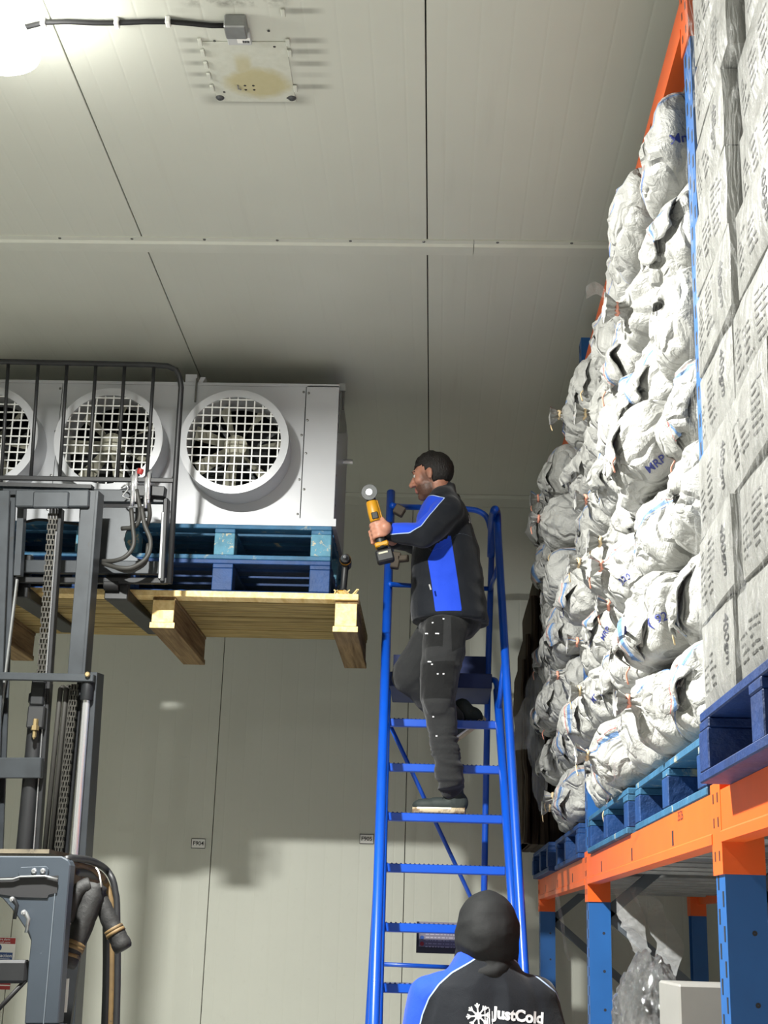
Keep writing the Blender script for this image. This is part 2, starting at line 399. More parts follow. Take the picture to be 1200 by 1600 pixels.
def plate_mat():
    t = NT('plate_paint'); v = t.coord(rnd=False); n = t.noise(v, 9, 6, .62); n2 = t.noise(v, 30, 5)
    sx = t.n('ShaderNodeSeparateXYZ'); t.l(v, sx.inputs[0])
    d = t.math('SQRT', t.math('ADD', t.math('POWER', t.math('MULTIPLY', t.math('SUBTRACT', sx.outputs[0], .02), 1.0), 2.0), t.math('POWER', t.math('MULTIPLY', t.math('SUBTRACT', sx.outputs[1], .06), 1.3), 2.0)))
    k = t.math('MULTIPLY', t.math('SUBTRACT', t.math('ADD', .085, t.math('MULTIPLY', n, .09)), d), 22.0, clamp=True)
    d2 = t.math('ABSOLUTE', t.math('SUBTRACT', sx.outputs[0], -.02)); k2 = t.math('MULTIPLY', t.math('SUBTRACT', .035, d2), 60, clamp=True)
    k2 = t.math('MULTIPLY', k2, t.math('MULTIPLY', t.math('SUBTRACT', sx.outputs[1], -.12), 20, clamp=True)); k2 = t.math('MULTIPLY', k2, t.math('MULTIPLY', t.math('SUBTRACT', .08, sx.outputs[1]), 20, clamp=True))
    k = t.math('MAXIMUM', k, t.math('MULTIPLY', k2, .75))
    c = t.ramp(n2, [(.3, S(186, 188, 175)), (.7, S(196, 198, 186))]); c = t.mix(t.math('MULTIPLY', k, .62), c, S(170, 156, 92))
    t.base(c); t.set(.5); return t.m
plate_mat()
pl = thing('light_fitting_plate', 'stained white backing plate of a removed light fitting on the ceiling', 'plate', (-.69, 4.07, H))
MB().box(-.832, -.548, 3.96, 4.31, H - .004, H - .0005).build('plate', 'plate_paint', pl, bevel=.001)
for k, yy in enumerate((3.956, 4.016, 4.085, 4.15, 4.222)):
    MB().prism([(-.832, yy - .018, H - .004), (-.832, yy + .018, H - .004), (-.832, yy + .018, H - .012), (-.832, yy - .018, H - .012)], (-.014, 0, 0)).build('side_tab', 'cream_trim', pl, bevel=.002)
for k, yy in enumerate((3.80, 3.956, 4.016, 4.222)):
    MB().box(-.548, -.534, yy - .018, yy + .018, H - .012, H - .004).build('side_tab', 'cream_trim', pl, bevel=.002)
for x in (-.82, -.56):
    MB().lathe((x, 4.285, H - .004), (0, 0, -1), [(.001, .008), (.008, .008), (.014, .003), (.016, 0)], 16).build('corner_boss', 'grey_motor', pl, True)
for x, y in ((-.79, 3.955), (-.60, 3.90), (-.59, 3.985), (-.72, 4.21), (-.69, 4.21), (-.72, 4.235), (-.69, 4.235), (-.80, 4.25), (-.575, 4.285), (-.735, 3.958), (-.70, 3.958)):
    MB().lathe((x, y, H - .004), (0, 0, -1), [(.001, .0015), (.0045, .001), (.005, 0)], 8).build('screw_hole', 'print_black', pl)
MB().tube([(-.745, 4.205, H - .006), (-.745, 4.222, H - .010), (-.735, 4.228, H - .010)], .003, 6).build('clip', 'galv', pl)

# ------------------------------------------------------------------ signs on the far wall
def wall_label(txt, u, v, label):
    c = A(u, v, D); t = thing('wall_label', label, 'label', (c.x, D, c.z))
    b = MB().box(c.x - .044, c.x + .044, D - .003, D - .0003, c.z - .029, c.z + .029).build('plate', 'sign_white', t)
    m = MB()
    for q in (-1, 1):
        m.box(c.x - .045, c.x + .045, D - .004, D - .003, c.z + q * .029 - .002, c.z + q * .029 + .002); m.box(c.x + q * .044 - .0015, c.x + q * .044 + .0015, D - .004, D - .003, c.z - .029, c.z + .029)
    m.build('border', 'print_black', t)
    m = MB(); lettering(m, txt, (c.x, D - .0042, c.z), (1, 0, 0), (0, 0, 1), .036, .0005); m.build('lettering', 'print_black', t)
wall_label('F904', 310, 1318, 'white location label reading F904 on far wall')
wall_label('F905', 573, 1311, 'white location label reading F905 behind the ladder')
c = A(0, 1465, D); y = D - .004
fs = thing('fire_sign', 'fire alarm call point sign in red white and blue behind the forklift', 'sign', (c.x, D, c.z))
zt, zb = A(0, 1464, D).z, A(0, 1500, D).z; xr = A(24.5, 1480, D).x; xl = xr - .20
MB().box(xl, xr, D - .004, D - .0003, zb, zt).build('board', 'sign_white', fs)
MB().box(xl + .004, xr - .004, y - .001, y, zt - .040, zt - .004).build('red_band', 'sign_red', fs)
MB().box(xl + .004, xr - .014, y - .001, y, zb + .002, zb + .046).build('blue_band', 'sign_blue', fs)
MB().lathe((xl + .092, y, (zt + zb) / 2 + .005), (0, -1, 0), [(.001, .001), (.020, .001), (.021, 0)], 20).build('blue_disc', 'sign_blue', fs)
m = MB(); lettering(m, 'Fire alarm', (xr - .075, y - .0015, zt - .014), (1, 0, 0), (0, 0, 1), .018); lettering(m, 'call point', (xr - .068, y - .0015, zt - .031), (1, 0, 0), (0, 0, 1), .018)
lettering(m, 'Fire action', (xr - .082, y - .0015, zb + .027), (1, 0, 0), (0, 0, 1), .03, .0004); m.box(xl + .02, xr - .03, y - .0015, y - .001, zb + .008, zb + .010)
m.build('lettering', 'white_print', fs)
z2t, z2b = A(0, 1528, D).z, A(0, 1546, D).z; x2 = A(16, 1540, D).x
fs2 = thing('notice_sign', 'small red and white notice below the fire sign', 'sign', (x2 - .08, D, z2t))
MB().box(x2 - .17, x2, D - .004, D - .0003, z2b, z2t).build('board', 'sign_red', fs2); MB().box(x2 - .17, x2, D - .005, D - .004, z2b + .022, z2b + .028).build('white_line', 'sign_white', fs2)
# ================================================================== UNIT COOLER raised on pallets
UX0, UX1, UY0, UY1, UZ0, UZ1 = -2.78, -.533, 6.6, 7.36, 3.527, 4.297
uc = thing('unit_cooler', 'white unit cooler with round grilled fans lifted up on pallets', 'unit cooler', ((UX0 + UX1) / 2, 6.95, UZ0))
FZ, FR = 3.912, .262
FX = [-1.033, -1.663, -2.293]
def hole_plate(x0, x1, z0, z1, cx, cz, r, y, th=.002, n=48):
    m = MB(); vs = []; 
    for k in range(n):
        a = 2 * math.pi * k / n; dx, dz = math.cos(a), math.sin(a)
        t = min(((x1 - cx) / dx) if dx > 1e-9 else 1e9, ((x0 - cx) / dx) if dx < -1e-9 else 1e9, ((z1 - cz) / dz) if dz > 1e-9 else 1e9, ((z0 - cz) / dz) if dz < -1e-9 else 1e9)
        vs += [(cx + dx * r, y, cz + dz * r), (cx + dx * t, y, cz + dz * t)]
    fs = [(2 * k, 2 * k + 1, (2 * k + 3) % (2 * n), (2 * k + 2) % (2 * n)) for k in range(n)]
    m.add(vs, fs)
    for sx, sz in ((x0, z0), (x0, z1), (x1, z0), (x1, z1)):     # corner fill
        near = sorted(range(n), key=lambda k: (vs[2 * k + 1][0] - sx) ** 2 + (vs[2 * k + 1][2] - sz) ** 2)[:2]
        m.add([vs[2 * near[0] + 1], vs[2 * near[1] + 1], (sx, y, sz)], [(0, 1, 2)])
    return m
# cabinet shell
m = MB(); m.box(UX0, UX1, UY0 + .01, UY1, UZ1 - .012, UZ1); m.box(UX0, UX1, UY0 + .01, UY1, UZ0 + .03, UZ0 + .042); m.box(UX0, UX0 + .012, UY0 + .01, UY1, UZ0, UZ1)
m.box(UX0, UX1, UY1 - .012, UY1, UZ0, UZ1); m.build('cabinet', 'white_steel', uc)
m = MB(); m.box(UX1 - .012, UX1 - .002, UY0 + .012, UY1, UZ0 + .01, UZ1 - .01); side = m.build('end_panel', 'white_steel', uc)
for z in (3.66, 3.82, 4.0, 4.15):
    MB().lathe((UX1 - .002, UY0 + .05, z), (1, 0, 0), [(.001, .004), (.006, .003), (.007, 0)], 8).build('screw', 'screw', side)
b = [-.705, -1.35, -1.978, -2.606]
for i, cx in enumerate(FX):
    pnl = hole_plate(b[i + 1] + .0015, b[i] - .0015, UZ0 + .045, UZ1 - .012, cx, FZ, FR - .012, UY0 + .008).build('fan_panel', 'white_steel', uc)
    for zz in (UZ0 + .07, 3.78, 4.02, UZ1 - .04):
        MB().lathe((b[i] - .012, UY0 + .0075, zz), (0, -1, 0), [(.001, .004), (.006, .003), (.007, 0)], 8).build('screw', 'screw', pnl)
    fan = MB().lathe((cx, UY0, FZ), (0, -1, 0), [(FR + .006, -.01), (FR + .004, .16), (FR + .012, .175), (FR + .012, .185), (FR - .026, .188), (FR - .028, .17), (FR - .012, .155), (FR - .02, -.02)], 64).build('fan_collar', 'white_steel', uc, 30)
    g = MB(); r = FR - .024; s = .0425
    for k in range(-6, 7):
        o = k * s + .008; L = math.sqrt(max(r * r - o * o, 0))
        if L > .03:
            g.box(cx + o - .0032, cx + o + .0032, UY0 - .181, UY0 - .176, FZ - L, FZ + L); g.box(cx - L, cx + L, UY0 - .186, UY0 - .181, FZ + o - .0032, FZ + o + .0032)
    g.build('fan_guard', 'white_guard', fan)
    bl = MB(); nb = 7; a0 = (.1, .5, .85)[i]
    for k in range(nb):
        a = 2 * math.pi * k / nb + a0; grid = []
        for q in range(5):
            rr = .055 + (.225 - .055) * q / 4; wd = .30 if q else .42; wd = (.44, .36, .34, .34, .33)[q]; pit = .055 - .02 * q / 4
            for sgn in (-1, 0, 1):
                aa = a + sgn * wd * (.40 if sgn else 0); grid.append((cx + math.cos(aa) * rr, UY0 - .085 + sgn * pit * .8, FZ + math.sin(aa) * rr))
        bl.add(grid, [(3 * q + j, 3 * q + j + 1, 3 * q + 4 + j, 3 * q + 3 + j) for q in range(4) for j in (0, 1)])
    bo = bl.build('fan_blades', 'blade', fan, True)
    MB().lathe((cx, UY0 - .06, FZ), (0, -1, 0), [(.055, -.06), (.06, 0), (.058, .055), (.03, .07), (.001, .072)], 24).build('hub', 'blade', fan, True)
    mt = MB().lathe((cx, UY0 + .12, FZ), (0, -1, 0), [(.07, -.12), (.072, .1), (.05, .11)], 20); 
    for a in (.6, 2.2, 3.74, 5.3): mt.bar((cx + math.cos(a) * .06, UY0 + .05, FZ + math.sin(a) * .06), (cx + math.cos(a) * .25, UY0 + .03, FZ + math.sin(a) * .25), .014, .014)
    mt.build('motor', 'grey_motor', fan, True)
m = MB().box(UX0 + .014, UX1 - .02, UY0 + .28, UY1 - .05, UZ0 + .045, UZ1 - .015).build('coil', 'dark_coil', uc)
for x0, x1 in ((-.702, UX1), (UX0, -2.609)):
    e = MB().box(x0, x1, UY0 + .004, UY0 + .012, UZ0 + .045, UZ1 - .004).build('end_cover', 'white_steel', uc, bevel=.002)
    for zz in (UZ0 + .2, 3.92, 4.10, 4.25): MB().lathe(((x0 + .012), UY0 + .003, zz), (0, -1, 0), [(.001, .004), (.006, .003), (.007, 0)], 8).build('screw', 'screw', e)
MB().box(UX0, UX1, UY0 + .004, UY0 + .014, UZ1 - .012, UZ1 + .004).build('top_rail', 'white_steel', uc)
m = MB().prism([(UX0, UY0 - .004, UZ0 + .045), (UX0, UY0 - .004, UZ0 + .006), (UX0, UY0 + .03, UZ0), (UX0, UY1, UZ0), (UX0, UY1, UZ0 + .012), (UX0, UY0 + .03, UZ0 + .012), (UX0, UY0 + .006, UZ0 + .045)], (UX1 - UX0 + .012, 0, 0))
m.build('drip_tray', 'white_steel', uc)
for x in (-1.31, -2.5):          # hanger brackets on top
    hb = MB(); hb.box(x - .03, x + .03, UY0 + .02, UY0 + .06, UZ1, UZ1 + .055); hb.prism([(x - .075, UY0 + .02, UZ1 + .04), (x - .05, UY0 + .02, UZ1 + .04), (x - .03, UY0 + .02, UZ1 - .004), (x - .055, UY0 + .02, UZ1 - .004)], (0, .05, 0))
    hb.prism([(x + .05, UY0 + .02, UZ1 + .04), (x + .075, UY0 + .02, UZ1 + .04), (x + .055, UY0 + .02, UZ1 - .004), (x + .03, UY0 + .02, UZ1 - .004)], (0, .05, 0))
    hb.build('hanger', 'white_steel', uc); MB().tube([(x + .035, UY0 - .008, UZ1 + .02), (x + .035, UY0 - .008, UZ1 - .11)], .005, 8).build('hanger_bolt', 'screw', uc)
hb = MB(); hb.box(UX1 - .002, UX1 + .03, UY0 + .03, UY0 + .05, UZ1 - .02, UZ1 + .02); hb.prism([(UX1, UY0 + .05, UZ1 + .01), (UX1, UY0 + .55, UZ1 - .02), (UX1, UY0 + .55, UZ1 - .06), (UX1, UY0 + .05, UZ1 - .25)], (.006, 0, 0))
hb.build('end_hanger', 'galv', uc); MB().tube([(UX1 + .02, UY0 + .045, UZ1 + .01), (UX1 + .02, UY0 + .045, UZ1 - .12)], .006, 8).build('hanger_bolt', 'screw', uc)
MB().tube([(UX1 - .004, UY0 + .5, 4.05), (UX1 + .05, UY0 + .5, 4.05)], .014, 10).build('pipe_stub', 'chrome', uc)

# ------------------------------------------------------------------ block pallets
def pallet(x0, x1, y0, y1, z0, h, mats, label, group, along='X', nd=7, name='block_pallet'):
    md, mblk = mats if isinstance(mats, tuple) else (mats, mats)
    t = thing(name, label, 'pallet', ((x0 + x1) / 2, (y0 + y1) / 2, z0), group)
    b = .022 if h > .13 else .018; w = .1; bh = h - 3 * b
    rn = random.Random(len(WO))
    def P(nm, a0, a1, c0, c1, q0, q1, m):       # a: along boards, c: across
        j = rn.uniform(-.004, .004)
        if along == 'X': piece(nm, a0, a1, c0 + j, c1 + j, q0, q1, m, t)
        else: piece(nm, c0 + j, c1 + j, a0, a1, q0, q1, m, t)
    a0, a1, c0, c1 = (x0, x1, y0, y1) if along == 'X' else (y0, y1, x0, x1)
    cs = [c0, (c0 + c1 - w) / 2, c1 - w]; as_ = [a0, (a0 + a1 - w) / 2, a1 - w]
    for c in cs:
        P('bottom_board', a0, a1, c, c + w, z0, z0 + b, md)
        for a in as_: P('block', a, a + w, c, c + w, z0 + b, z0 + b + bh, mblk)
    z = z0 + b + bh
    for a in as_:
        if along == 'X': piece('stringer_board', a, a + w, c0, c1, z, z + b, md, t)
        else: piece('stringer_board', c0, c1, a, a + w, z, z + b, md, t)
    bw = .095
    for k in range(nd):
        c = c0 + (c1 - c0 - bw) * k / (nd - 1); P('deck_board', a0, a1, c, c + bw, z + b, z + 2 * b, md)
    return t
PX0, PX1 = -1.588, -.533
pallet(PX0, PX1, 6.5, 7.5, 3.148, .178, 'blue_pallet', 'bright blue pallet, lower of the pair under the unit cooler', 'pallets under the unit cooler')
pallet(PX0, PX1, 6.5, 7.5, 3.3265, .178, ('teal_pallet', 'teal_block'), 'worn teal pallet directly under the unit cooler', 'pallets under the unit cooler')
pallet(-2.74, -1.70, 6.5, 7.5, 3.148, .178, 'blue_pallet', 'blue pallet behind the mast, lower of its pair', 'pallets under the unit cooler')
pallet(-2.74, -1.70, 6.5, 7.5, 3.3265, .178, ('teal_pallet', 'teal_block'), 'worn teal pallet behind the mast, upper of its pair', 'pallets under the unit cooler')

# ------------------------------------------------------------------ raw timber pallet on the forks
tp = thing('timber_pallet', 'raw yellow pine pallet carried on the forklift forks', 'pallet', (-1.4, 6.9, 2.96))
TX0, TX1 = -2.72, -.385
n = 9
for k in range(n):
    y0 = 6.43 + (7.40 - 6.43) * k / n
    piece('deck_board', TX0, TX1, y0, y0 + .095, 3.118 - .0022 * (k % 3 == 1), 3.1475, 'pine_fresh' if k == 0 else 'pine_x', tp, bevel=.002)
for cx in (-.443, -1.325, -2.27):
    piece('top_batten', cx - .056, cx + .056, 6.45, 7.38, 3.1, 3.118, 'pine_y', tp)
    piece('bearer', cx - .052, cx + .052, 6.452, 7.38, 2.99, 3.1, 'pine_y', tp)
    piece('bottom_batten', cx - .062, cx + .058, 6.44, 7.385, 2.962, 2.99, 'pine_y', tp)
    for nm, a, z0, z1 in (('bearer_end', .052, 2.9905, 3.0995), ('batten_end', .06, 2.9625, 2.9895)):
        piece(nm, cx - a, cx + a, 6.436, 6.4515 if nm == 'bearer_end' else 6.4395, z0, z1, 'pine_fresh', tp, bevel=.001)
spl = MB()
rn = random.Random(3)
for k in range(9):
    x = -.5 + .012 * k + rn.uniform(-.004, .004); spl.bar((x, 6.44, 3.147), (x + rn.uniform(-.02, .03), 6.43 - rn.random() * .02, 3.15 + rn.random() * .02), .006, .002)
spl.build('splinters', 'pine_fresh', tp)

# ------------------------------------------------------------------ cordless drill standing on the timber pallet
c = A(535, 932, 6.47); dx, dy, dz = c.x, 6.49, 3.1478
dr = thing('cordless_drill', 'black and yellow cordless drill standing on the timber pallet', 'drill', (dx, dy, dz))
MB().box(dx - .026, dx + .024, dy - .035, dy + .04, dz, dz + .024).build('battery', 'tool_yellow', dr, bevel=.005)
MB().loft([((dx, dy, dz + .024), (.022, 0, 0), (0, .03, 0)), ((dx + .002, dy, dz + .04), (.016, 0, 0), (0, .02, 0)), ((dx + .006, dy, dz + .13), (.017, 0, 0), (0, .019, 0)), ((dx + .009, dy, dz + .15), (.019, 0, 0), (0, .022, 0))], 14).build('handle', 'tool_black', dr, True)
MB().tube([(dx + .01, dy + .07, dz + .172), (dx + .01, dy + .01, dz + .172), (dx + .01, dy - .05, dz + .172), (dx + .01, dy - .075, dz + .172)], [.022, .027, .026, .02], 18).build('body', 'tool_black', dr, True)
MB().lathe((dx + .01, dy - .075, dz + .172), (0, -1, 0), [(.02, 0), (.021, .004), (.014, .012), (.008, .03), (.001, .031)], 16).build('chuck', 'grey_motor', dr, True)
m = MB().box(dx - .008, dx + .028, dy - .0775, dy - .0755, dz + .166, dz + .178); m.build('badge', 'tool_badge', dr)
MB().lathe((dx + .01, dy - .045, dz + .172), (0, -1, 0), [(.0275, 0), (.0285, .006), (.0275, .012)], 18).build('yellow_ring', 'tool_yellow', dr, True)

# ================================================================== FORKLIFT (mast tilted back towards the operator)
TL = .10                                             # tilt: Y falls by this much per metre of height
def MA(u, v, off=0): return AP(u, v, (0, 1, TL), 6.346 + off)
fk = thing('forklift', 'grey forklift with raised mast holding up the unit cooler', 'forklift', (-1.8, 5.6, 0))
def zY(z, off=0): return 6.346 + off - TL * z
def rail(p, zt, zb, w, d, name, mtl, off=0, n0=None):   # upright following the tilt: p x at top
    pass
up = Vector((0, 1, TL)).normalized()
def post(name, u0, v0, u1, v1, wpx, dep, mtl, off=0, bevel=.003):
    p0, p1 = MA(u0, v0, off), MA(u1, v1, off); return MB().bar(p0, p1, wpx * .0029, dep, 0, up).build(name, mtl, fk, bevel=bevel)
def channel(name, u0, v0, u1, v1, wpx, dep, mtl, off, flip):   # C-section upright
    p0, p1 = MA(u0, v0, off), MA(u1, v1, off); w = wpx * .0029; m = MB(); X = Vector((1, 0, 0)) * flip
    m.bar(p0, p1, .014, dep, 0, up)
    for q in (-1, 1): m.bar(p0 + X * w / 2 + up * q * (dep / 2 - .008), p1 + X * w / 2 + up * q * (dep / 2 - .008), w, .016, 0, up)
    return m.build(name, mtl, fk, bevel=.002)
zf = 0.12
def foot(u, v, off, z=zf):                            # px of the same upright carried down to height z
    return None
def upright(name, u0, v0, ub, vb, wpx, dep, mtl, off, flip=0, zf=1.84):   # from top px through lower px down to near the floor
    p0, p1 = MA(u0, v0, off), MA(ub, vb, off); t = (p1 - p0) * ((p0.z - zf) / (p0.z - p1.z)); p2 = p0 + t; w = wpx * .0029; m = MB()
    if flip:
        X = Vector((flip, 0, 0)); m.bar(p0, p2, .016, dep, 0, up)
        for q in (-1, 1): m.bar(p0 + X * w / 2 + up * q * (dep / 2 - .009), p2 + X * w / 2 + up * q * (dep / 2 - .009), w, .018, 0, up)
    else: m.bar(p0, p2, w, dep, 0, up)
    return m.build(name, mtl, fk, bevel=.002)
# inner mast
upright('inner_mast_rail', 156, 770, 134, 1060, 24, .11, 'mast_steel', 0, -1, 2.64)
upright('inner_mast_rail', -28, 770, -40, 1060, 50, .11, 'mast_steel', 0, 1)
m = MB(); a, b_ = MA(26, 780, -.055), MA(141, 780, -.055); m.bar(a, b_, .082, .05, 0, up); m.bar(MA(52, 781, -.085), MA(108, 781, -.085), .078, .02, 0, up)
m.build('top_cross_member', 'mast_steel', fk, bevel=.006)
MB().bar(MA(-10, 758, -.02), MA(145, 762, -.02), .018, .06, 0, up).build('top_plate', 'mast_dark', fk)
for u, d in ((35, -1), (132, 1)): MB().bar(MA(u, 790, .03), MA(u - 6, 900, .03), .03, .05, 0, up).build('inner_rail_web', 'mast_steel', fk)
upright('rail_edge', 27, 905, 8, 1060, 3.5, .02, 'galv', -.03)
# outer mast
upright('outer_mast_rail', 152, 1052, 134, 1330, 11, .13, 'mast_steel', -.02, 0, .12)
upright('outer_mast_rail', -70, 1052, -100, 1330, 14, .13, 'mast_steel', -.02, 0, .12)
MB().bar(MA(-72, 1055, -.11), MA(148, 1060, -.11), .034, .05, 0, up).build('outer_top_bar', 'mast_steel', fk, bevel=.004)
MB().lathe(MA(109 * 0 + 137, 1054, -.14), (0, -1, 0), [(.001, .012), (.008, .012), (.012, .008), (.012, 0)], 10).build('bolt', 'brass', fk)
MB().bar(MA(-40, 1200, -.05), MA(66, 1200, -.05), .09, .05, 0, up).build('cross_member', 'mast_steel', fk, bevel=.004)
# lift cylinders, rods, hoses, chains
p0, p1 = MA(60, 1092, .0), MA(38, 1330, .0); d = (p1 - p0); pb = p0 + d * ((p0.z - 1.84) / (p0.z - p1.z))
cyo = MB().cyl(p0, pb, .037, 20).build('lift_cylinder', 'mast_dark', fk, True)
MB().lathe(p0, (0, 0, 1), [(.037, -.02), (.044, -.018), (.044, .02), (.03, .03), (.022, .06)], 20).build('cylinder_head', 'black_steel', cyo, True)
q = MA(55, 1120, -.06); MB().box(q.x - .038, q.x + .038, q.y, q.y + .05, q.z - .05, q.z + .05).build('chain_anchor', 'mast_dark', fk, bevel=.006)
q = MA(55, 1134, -.075); mm = MB().lathe(q, (0, 0, -1), [(.001, -.03), (.012, -.03), (.012, 0), (.018, 0), (.018, .02), (.009, .022), (.009, .05), (.001, .06)], 6); mm.build('anchor_bolt', 'brass', fk)
q = MA(59, 1077, -.05); MB().box(q.x - .032, q.x + .030, q.y, q.y + .05, q.z - .07, q.z + .045).build('chain_clevis', 'black_steel', fk, bevel=.006)
def chain(name, u0, v0, u1, v1, off, wpx, down=None):
    a, b_ = MA(u0, v0, off), MA(u1, v1, off)
    if down: b_ = a + (b_ - a) * ((a.z - down) / (a.z - b_.z))
    L = (b_ - a).length; k = max(2, int(L / .0235)); w = wpx * .0029; m = MB(); t = (b_ - a).normalized(); X = Vector((1, 0, 0)); N = t.cross(X).normalized()
    for i in range(k):
        c = a + t * (i + .5) * L / k
        for s in ((-.5, -.17, .17, .5) if i % 2 else (-.36, -.05, .05, .36)): m.obox(c + X * w * s * .92, X * w * .05, N * .012, t * L / k * .62)
        m.tube([c - X * w * .5 + t * L / k * .5, c + X * w * .5 + t * L / k * .5], .0055, 6)
    return m.build(name, 'chain_steel', fk)
chain('lift_chain', 84, 796, 66, 1056, -.02, 15)
chain('lift_chain', 117, 1070, 92, 1330, -.03, 12, .2)
upright('inner_slide', 96, 796, 78, 1060, 6, .05, 'mast_dark', .01)
upright('inner_slide', 88, 830, 72, 1056, 1.8, .012, 'chrome', -.03)
p0, p1 = MA(136, 1082, -.10), MA(117, 1330, -.10); pb = p0 + (p1 - p0) * ((p0.z - .2) / (p0.z - p1.z))
MB().cyl(p0, pb, .0165, 18).build('piston_rod', 'chrome', fk, True)
q = MA(136, 1082, -.10); MB().lathe(q, (0, 0, 1), [(.001, -.035), (.026, -.035), (.028, -.03), (.028, .05), (.02, .055), (.001, .055)], 18).build('rod_head', 'black_steel', fk, True)
upright('chain_guide', 126, 1066, 103, 1330, 9, .03, 'black_steel', .03)
for u in (92, 101, 109):
    p0, p1 = MA(u + 2, 1084, -.02), MA(u - 22, 1330, -.02); pb = p0 + (p1 - p0) * ((p0.z - 1.84) / (p0.z - p1.z)); k0 = p0 + Vector((0, .03, .035))
    MB().tube([k0 + Vector((0, .04, .0)), k0, p0 + Vector((0, 0, .02)), p0, pb], .0115, 10).build('hydraulic_hose', 'hose_rubber', fk, 'all')
upright('inner_slide', 78, 1068, 58, 1330, 6, .05, 'mast_dark', .03)
# carriage, forks and load backrest
CO = .22                                              # carriage plane, just ahead of the mast
def cbar(name, u0, v0, u1, v1, h, dep, mtl='mast_steel', off=CO, bev=.004): return MB().bar(MA(u0, v0, off), MA(u1, v1, off), h, dep, 0, up).build(name, mtl, fk, bevel=bev)
cbar('carriage_bar', -130, 772, 258, 777, .062, .05)
cbar('carriage_bar', -130, 884, 256, 888, .062, .05)
cbar('carriage_bar_foot', -130, 906, 262, 908, .028, .045, 'mast_dark')
cbar('carriage_stop', 234, 768, 259, 770, .05, .06, 'black_steel', CO - .03)
pl_ = hole = None
a, b_ = MA(160, 796, CO), MA(258, 880, CO)
# side plate with the large round cut-out, left half only as a crescent
def carriage_plate():
    cx, cz, r = MA(228, 840, CO), None, .105; m = MB(); vs = []; n = 22; y = MA(200, 840, CO).y + .012
    x0, x1 = MA(150, 840, CO).x, MA(228, 840, CO).x; z0, z1 = MA(200, 882, CO).z, MA(200, 790, CO).z; c = (cx.x, cx.z)
    for k in range(n + 1):
        a = math.pi / 2 + math.pi * k / n; vs.append((c[0] + math.cos(a) * r, y, c[1] + math.sin(a) * r))
    poly = [(x0, y, z1), (x1, y, z1)] + vs + [(x1, y, z0), (x0, y, z0)]
    return MB().prism(poly, (0, .012, 0))
carriage_plate().build('carriage_plate', 'mast_steel', fk)
cbar('side_plate', 261, 780, 255, 910, .022, .07, 'mast_dark')
cbar('side_strap', 256, 800, 250, 905, .016, .03, 'galv', CO - .02)
for u in (188, 32):
    f0 = MA(u - 4, 905, CO + .03); zb_ = 2.955
    m = MB().box(f0.x - .055, f0.x + .055, f0.y - .01, f0.y + .035, 3.06, f0.z + .12); m.prism([(f0.x - .055, f0.y + .03, 3.117), (f0.x - .055, 7.30, 3.117), (f0.x - .055, 7.30, 3.107), (f0.x - .055, f0.y + .03, 3.062)], (.11, 0, 0))
    m.build('fork', 'mast_dark', fk, bevel=.004)
    q = MA(u - 18, 914, CO); MB().cyl((q.x - .02, q.y + .0, q.z), (q.x + .05, q.y, q.z), .028, 14).build('fork_pin', 'black_rubber', fk, True)
# load backrest: bent tube frame with upright bars
BO = .14
fr = [MA(-160, 562, BO), MA(0, 565, BO), MA(235, 570, BO), MA(262, 572, BO), MA(275, 578, BO), MA(281, 590, BO), MA(283, 606, BO), MA(273, 760, BO), MA(265, 912, BO)]
MB().tube(fr, .0135, 12).build('backrest_frame', 'mast_dark', fk, 'all')
MB().bar(MA(-160, 744, BO), MA(275, 751, BO), .022, .02, 0, up).build('backrest_rail', 'mast_dark', fk, bevel=.003)
for u in (-80, -35, 13, 60, 105, 150, 195, 241):
    MB().tube([MA(u, 567, BO), MA(u - 12, 750 if u > 20 else 762, BO)], .0088, 8).build('backrest_bar', 'mast_dark', fk, 'all')
# valve block and hose loops on the carriage
q = MA(217, 768, CO - .08); MB().box(q.x - .035, q.x + .04, q.y - .02, q.y + .03, q.z - .03, q.z + .03).build('valve_block', 'mast_dark', fk, bevel=.006)
for u, v in ((208, 745), (213, 738), (229, 748), (233, 740)):
    a = MA(u, v, CO - .1); e = MA(u - 2, v + 46, CO - .1); MB().tube([a + Vector((0, .05, .0)), a + Vector((0, .02, .02)), a, e], [.008, .0085, .009, .010], 8).build('pipe_fitting', 'chrome', fk, 'all')
q = MA(219, 737, CO - .1); MB().lathe(q, (.3, -.2, 1), [(.001, -.012), (.013, -.012), (.016, 0), (.014, .014), (.001, .016)], 12).build('dust_cap', 'red_cap', fk, True)
def hose(pts, r=.0105): MB().tube([MA(u, v, o) for u, v, o in pts], r, 10).build('hydraulic_hose', 'hose_rubber', fk, 'all')
def sm(pts, n=5):                                     # Catmull-Rom
    P = [Vector(p) for p in pts]; P = [P[0] * 2 - P[1]] + P + [P[-1] * 2 - P[-2]]; out = []
    for i in range(1, len(P) - 2):
        for k in range(n):
            t = k / n; a, b, c, d = P[i - 1:i + 3]
            out.append(.5 * ((2 * b) + (c - a) * t + (2 * a - 5 * b + 4 * c - d) * t * t + (3 * b - a - 3 * c + d) * t ** 3))
    return out + [P[-2]]
for L in ([(205, 795, .1), (207, 820, .09), (209, 850, .08), (198, 868, .07), (180, 876, .08), (160, 877, .12)], [(221, 792, .1), (226, 820, .08), (235, 845, .07), (230, 870, .06), (208, 886, .06), (185, 887, .07), (160, 880, .12)],
          [(213, 765, .12), (219, 800, .12), (212, 822, .13), (190, 826, .15)], [(231, 780, .12), (234, 805, .14), (228, 825, .18)], [(232, 850, .12), (226, 880, .1), (200, 892, .1), (175, 884, .12), (160, 878, .14)]):
    hose(sm(L))
